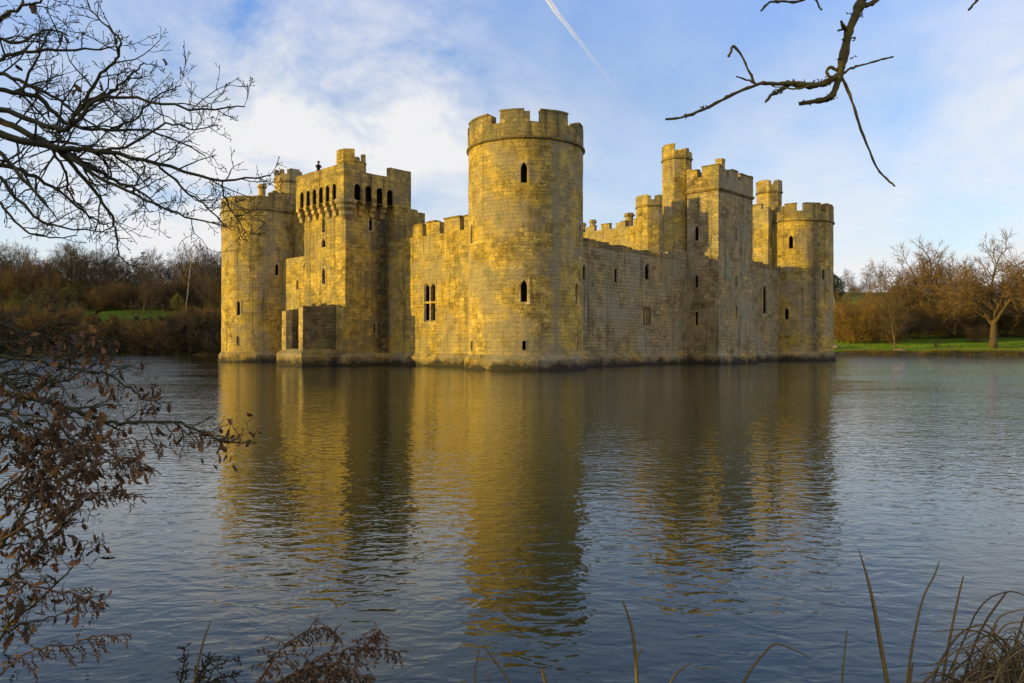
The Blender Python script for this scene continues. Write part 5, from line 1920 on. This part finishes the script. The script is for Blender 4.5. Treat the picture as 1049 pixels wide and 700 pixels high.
blade_thing('reed_blade', [(758, 706, 3), (770, 685, 2.6), (785, 667, 2.2), (794, 660, 2), (810, 664, 1.6), (832, 675, 0.9)], 2.9, 'bent dead reed folded over to the right', M_SEDGE)
blade_thing('reed_blade', [(486, 706, 1.6), (487, 685, 1.5), (491, 666, 1.2)], 2.9, 'thin straight reed left of the crossing dead stalk', M_SEDGE)
blade_thing('reed_blade', [(526, 706, 2.2), (512, 684, 2), (495, 661, 1.2)], 2.9, 'dead stalk leaning left at the bottom edge', M_SEDGE)
blade_thing('reed_blade', [(560, 706, 4), (556, 690, 3), (554, 684, 1)], 2.85, 'short brown reed tip at the bottom edge', M_SEDGE)
blade_thing('reed_blade', [(197, 706, 3), (203, 680, 2.4), (209, 655, 2), (216, 637, 1.0)], 2.95, 'single brown stalk left of the bracken', M_SEDGE)
blade_thing('reed_blade', [(930, 706, 4), (933, 690, 3), (936, 678, 1)], 2.8, 'short brown reed tip under the thin reed stem', M_SEDGE)

# sedge tuft at the lower right corner
mb = MB()
arcs = [
    [(952, 706, 3), (965, 675, 2.6), (985, 648, 2.2), (1009, 640, 1.8), (1020, 650, 1.5), (1034, 662, 1)],
    [(985, 706, 3), (995, 670, 2.6), (1008, 640, 2.4), (1025, 615, 2), (1034, 606, 1.6), (1050, 610, 1.2)],
    [(990, 650, 1.6), (1000, 628, 1.6), (1015, 612, 1.5), (1034, 606, 1.2)],
    [(1000, 706, 3), (1008, 672, 2.4), (1022, 635, 2.0), (1040, 626, 1.5), (1056, 624, 1.2)],
    [(1005, 706, 3), (1012, 670, 2.4), (1028, 642, 2.0), (1048, 637, 1.2)],
    [(975, 706, 3), (978, 680, 2.4), (984, 665, 2), (996, 672, 1.6), (1016, 690, 1.2)],
    [(1028, 706, 4), (1034, 680, 3.4), (1042, 655, 2.6), (1050, 630, 1.6)],
    [(940, 706, 3), (955, 690, 2.4), (972, 672, 1.8), (990, 660, 1)],
    [(960, 706, 2.6), (975, 690, 2), (1000, 668, 1.6), (1030, 650, 1)],
    [(992, 706, 4), (998, 690, 3.4), (1010, 662, 2.4), (1022, 640, 1.4)],
]
for a in arcs:
    blade(mb, a, 2.95 + rr.uniform(-0.1, 0.15))
for i in range(120):
    x0 = rr.uniform(965, 1085)
    hgt = rr.uniform(18, 62) * ss(x0, 955, 1030)
    ln = rr.gauss(4, 22)
    y0 = 706
    blade(mb, [(x0, y0, rr.uniform(1.6, 3.2)), (x0 + ln * 0.3, y0 - hgt * 0.6, 2), (x0 + ln, y0 - hgt, 1.6), (x0 + ln * 2.0, y0 - hgt * rr.uniform(0.6, 1.0), 0.7)], rr.uniform(2.75, 3.1), sub=3)
o = mb.build('sedge_tuft', M_SEDGE, smooth=True)
b0 = Vector((atpx(1020, 2.95), 2.95, 0.15))
for v in o.data.vertices:
    v.co -= b0
o.location = b0
tag(o, 'tangled tuft of arching dead sedge in the lower right corner', 'grass')


def frond(mb, lst, Y, ln=0.06, dens=26, droop=0.5):
    pth, rd = px_path(lst, Y, Y + 0.05, 6)
    pth = [q + wob(rr, 0.004) for q in pth]
    tube(mb, pth, rd, 5)
    m = len(pth) - 1
    for i in range(dens):
        t = 0.15 + 0.85 * (i + rr.random()) / dens
        f = min(t, 0.999) * m
        j = int(f)
        q = pth[j].lerp(pth[j + 1], f - j)
        ax = (pth[j + 1] - pth[j]).normalized()
        for sgn in (-1, 1):
            if rr.random() < 0.2:
                continue
            o_ = ax.cross(Vector((rr.gauss(0, .5), 1, rr.gauss(0.2, .5)))).normalized() * sgn
            d = (o_ + ax * rr.uniform(0.4, 1.3) + Vector((rr.gauss(0, .35), rr.gauss(0, .5), -droop * rr.uniform(0.3, 1.6)))).normalized()
            l = ln * (1.2 - t * 0.7) * rr.uniform(0.4, 1.5)
            pts = [q]
            dd = d.copy()
            for k in range(4):
                dd = (dd + wob(rr, 0.22) + Vector((0, 0, -0.22 * droop))).normalized()
                pts.append(pts[-1] + dd * l / 4)
            tube(mb, pts, [0.0015, 0.0014, 0.0012, 0.001, 0.0006], 3)
            for s in range(9):
                g = (s + 0.8) / 9.5 * 4
                k = min(int(g), 3)
                c = pts[k].lerp(pts[k + 1], g - k)
                e = (Vector((rr.gauss(0, 1), rr.gauss(0, 1), rr.gauss(-0.5, 1))).normalized() + dd * 0.6) * l * 0.17 * rr.uniform(0.4, 1.4)
                w_ = e.orthogonal().normalized() * 0.0028
                mb.face([c - w_, c + w_, c + e * 0.6 + w_ * 1.2, c + e, c + e * 0.6 - w_ * 1.2])


br_ = empty('bracken', (atpx(300, 3.0), 3.0, 0.15), 'brown dead bracken drooping over the water at the bottom left', 'fern')
for lst in ([(255, 712, 3), (270, 690, 2.6), (287, 667, 2.2), (312, 648, 1.8), (332, 643, 1.4), (345, 652, 1)],
            [(268, 712, 3), (300, 690, 2.6), (335, 672, 2.2), (372, 664, 1.6), (408, 668, 1)],
            [(290, 712, 3), (330, 690, 2.4), (365, 668, 2), (380, 656, 1.6), (389, 646, 1)],
            [(280, 712, 2.4), (300, 694, 2), (320, 684, 1.6), (345, 684, 1)],
            [(310, 712, 2.4), (335, 698, 2), (355, 690, 1.6), (378, 694, 1)]):
    mb = MB()
    frond(mb, lst, 3.0, 0.10, 30, 0.8)
    world_build(mb, 'frond', M_BRACKEN, br_, smooth=False)
br2 = empty('bracken', (atpx(205, 3.2), 3.2, 0.15), 'small dark bracken plant left of the large drooping bracken', 'fern')
for lst in ([(190, 714, 2), (205, 694, 1.8), (225, 682, 1.4), (246, 672, 1)], [(180, 714, 2), (186, 694, 1.8), (190, 675, 1.4), (189, 662, 1)], [(198, 714, 2), (220, 698, 1.8), (244, 690, 1)], [(200, 714, 2), (206, 690, 1.6), (216, 672, 1.0)]):
    mb = MB()
    frond(mb, lst, 3.2, 0.05, 18, 0.1)
    world_build(mb, 'frond', M_SCRUB, br2, smooth=False)
br3 = empty('bracken', (-2.75, 3.6, 0.2), 'dry thin-leaved fern hanging among the brown oak leaves at the left', 'fern')
for lst in ([(-10, 540, 3), (40, 500, 2.4), (90, 478, 2), (130, 470, 1.6), (158, 480, 1.2)], [(-10, 560, 3), (50, 525, 2.2), (100, 505, 1.8), (140, 508, 1.2)], [(-10, 590, 2.6), (35, 600, 2), (75, 608, 1.6), (100, 618, 1.0)],
            [(-10, 700, 2.6), (30, 668, 2), (70, 660, 1.6), (104, 652, 1.4), (134, 650, 1)], [(-10, 520, 3), (40, 470, 2.4), (85, 455, 2), (135, 450, 1.4), (170, 458, 1)]):
    mb = MB()
    p0 = lst
    frond(mb, lst, 3.7, 0.12, 24, 0.9)
    world_build(mb, 'frond', M_BRACKEN, br3, smooth=False)

# ------------------------------------------------------------------ vapour trail
YC = 1400
a, b = P(556, -6, YC), P(652, 118, YC * 1.06)
N = NT('ice_crystal_trail')
tc = N.n('ShaderNodeTexCoord')
sepz = N.n('ShaderNodeSeparateXYZ')
N.l(tc.outputs['Generated'], sepz.inputs[0])
al = N.ramp(N.noise(tc.outputs['Object'], 0.02, 3, 0.5), [(0.30, 0.45), (0.65, 0.8)])
al = N.math('MULTIPLY', al, N.ramp(sepz.outputs[2], [(0.0, 0.0), (0.4, 0.08), (1.0, 0.48)]))
N.l(al, N.b.inputs['Alpha'])
N.b.inputs['Base Color'].default_value = (0.95, 0.95, 0.95, 1)
N.b.inputs['Roughness'].default_value = 1.0
N.b.inputs['Specular IOR Level'].default_value = 0.0
mb = MB()
pts, rad = [], []
for i in range(41):
    t = i / 40
    pts.append(a.lerp(b, t) + Vector((1.6 * noise.noise(Vector((t * 9, 0, 0))), 0, 1.2 * noise.noise(Vector((t * 7, 5, 0))))))
    rad.append((4.6 - 3.4 * t) * (1 + 0.3 * noise.noise(Vector((t * 14, 2, 0)))))
tube(mb, pts, rad, 8)
o = mb.build('vapour_trail', N.m, smooth=True)
for v in o.data.vertices:
    v.co -= a
o.location = a
tag(o, 'thin white aircraft vapour trail slanting across the blue sky', 'contrail')

# ------------------------------------------------------------------ light, sky
w = bpy.data.worlds.new('World')
S.world = w
w.use_nodes = True
t = w.node_tree
bg = t.nodes['Background']


class WT(NT):
    def __init__(self, tree):
        self.t = tree


W = WT(t)
sky = t.nodes.new('ShaderNodeTexSky')
sky.sky_type = 'NISHITA'
sky.sun_disc = False
sky.sun_elevation = SUN_EL
sky.sun_rotation = math.atan2(SUN_AZ.x, SUN_AZ.y)
sky.air_density = 1.0
sky.dust_density = 0.6
sky.ozone_density = 2.0
tc = W.n('ShaderNodeTexCoord')
sp = W.n('ShaderNodeSeparateXYZ')
W.l(tc.outputs['Generated'], sp.inputs[0])
gen = tc.outputs['Generated']


def blob(px, py, inner, outer):
    """soft round patch of cloud (or clear air) about one compass direction, angles in degrees"""
    v = Vector(((px - 524.5) / FPX, 1.0, (HZ - py) / FPX)).normalized()
    dn = W.n('ShaderNodeVectorMath', operation='DOT_PRODUCT')
    W.l(gen, dn.inputs[0])
    dn.inputs[1].default_value = v
    mr = W.n('ShaderNodeMapRange', interpolation_type='SMOOTHSTEP')
    W.l(dn.outputs['Value'], mr.inputs['Value'])
    mr.inputs['From Min'].default_value = math.cos(R(outer))
    mr.inputs['From Max'].default_value = math.cos(R(inner))
    return mr.outputs[0]


warp = W.n('ShaderNodeTexNoise')
warp.inputs['Scale'].default_value = 2.2
warp.inputs['Detail'].default_value = 3
W.l(gen, warp.inputs['Vector'])
wv = W.n('ShaderNodeVectorMath', operation='MULTIPLY_ADD')
W.l(warp.outputs['Color'], wv.inputs[0])
wv.inputs[1].default_value = (0.30, 0.30, 0.22)
W.l(gen, wv.inputs[2])
n1 = W.noise(W.mapping(wv.outputs[0], (4.6, 4.6, 8.0), (2.3, 0.6, 0.2), (0, R(-20), 0)), 1.0, 8, 0.55)
n2 = W.noise(W.mapping(wv.outputs[0], (3.0, 3.0, 15.0), (7.3, 3.6, 0), (0, R(28), 0)), 1.6, 8, 0.62)
puff = W.ramp(n1, [(0.34, 0.0), (0.66, 1.0)])
wisp = W.ramp(n2, [(0.42, 0.0), (0.72, 1.0)])
mass = blob(310, 130, 1, 24)
mass2 = blob(150, 230, 2, 12)
veilr = blob(950, 220, 2, 22)
hole = W.math('MAXIMUM', blob(585, 25, 1, 9), W.math('MAXIMUM', blob(60, 10, 2, 13), W.math('MULTIPLY', blob(800, 60, 3, 14), 0.7)))
zz = W.math('MAXIMUM', sp.outputs[2], 0.0)
veil = W.math('ADD', 0.12, W.math('MULTIPLY', W.math('POWER', W.math('SUBTRACT', 1.0, zz), 6.0), 0.66))
back = W.n('ShaderNodeMapRange', interpolation_type='SMOOTHSTEP')
W.l(sp.outputs[1], back.inputs['Value'])
back.inputs['From Min'].default_value = 0.45
back.inputs['From Max'].default_value = -0.4
amp = W.math('ADD', 0.36, W.math('ADD', W.math('MULTIPLY', mass, 0.85), W.math('ADD', W.math('MULTIPLY', mass2, 0.25), W.math('MULTIPLY', veilr, 0.62))))
amp = W.math('MULTIPLY', amp, W.math('SUBTRACT', 1.0, W.math('MULTIPLY', hole, 0.55)))
n3 = W.noise(W.mapping(wv.outputs[0], (1, 1, 1.5), (1.3, 5.6, 2)), 13.0, 6, 0.6)
fleck = W.math('MULTIPLY', W.math('SUBTRACT', n3, 0.5), 1.3)
pat = W.math('ADD', W.math('MULTIPLY', fleck, W.math('ADD', 0.35, mass)), W.math('MULTIPLY', puff, 0.70), W.math('MULTIPLY', wisp, 0.75))
cov = W.math('ADD', veil, W.math('ADD', W.math('MULTIPLY', amp, W.math('ADD', pat, W.math('MULTIPLY', mass, 0.20))), W.math('MULTIPLY', back.outputs[0], 0.75)), clamp=True)
deep = W.math('MULTIPLY', W.math('SUBTRACT', zz, 0.30), 4.0, clamp=True)
skyc = W.mix(1.0, sky.outputs[0], W.mix(deep, (1.32, 1.40, 1.85), (1.15, 1.65, 2.75)), 'MULTIPLY')
cov = W.math('MULTIPLY', cov, W.math('SUBTRACT', 1.0, W.math('MULTIPLY', W.math('MULTIPLY', deep, W.math('SUBTRACT', 1.0, back.outputs[0])), 0.65)))
CLOUD = (3.60, 3.60, 3.66)
colr = W.mix(cov, skyc, W.mix(back.outputs[0], CLOUD, (4.0, 3.75, 3.4)))
W.l(colr, bg.inputs['Color'])
bg.inputs['Strength'].default_value = 0.15

sun = bpy.data.lights.new('sun', 'SUN')
sun.energy = 4.0
sun.color = (1.0, 0.70, 0.10)
sun.angle = R(0.5)
so = bpy.data.objects.new('sun', sun)
COL.objects.link(so)
sdir = Vector((SUN_AZ.x * math.cos(SUN_EL), SUN_AZ.y * math.cos(SUN_EL), math.sin(SUN_EL)))
so.rotation_euler = (-sdir).to_track_quat('-Z', 'Y').to_euler()
so.location = sdir * 200

# ------------------------------------------------------------------ camera
cam = bpy.data.cameras.new('camera')
cam.sensor_width = 36
cam.lens = 36 * FPX / 1049
cam.shift_y = 5 / 1049
cam.clip_start = 0.1
cam.clip_end = 6000
co = bpy.data.objects.new('camera', cam)
COL.objects.link(co)
co.location = (0, 0, CAMZ)
co.rotation_euler = (R(90), 0, 0)
S.camera = co

S.view_settings.view_transform = 'Standard'
S.view_settings.look = 'None'
S.view_settings.gamma = 1
S.view_settings.exposure = 0.7
S.cycles.use_denoising = True
S.cycles.max_bounces = 8
S.cycles.transparent_max_bounces = 16
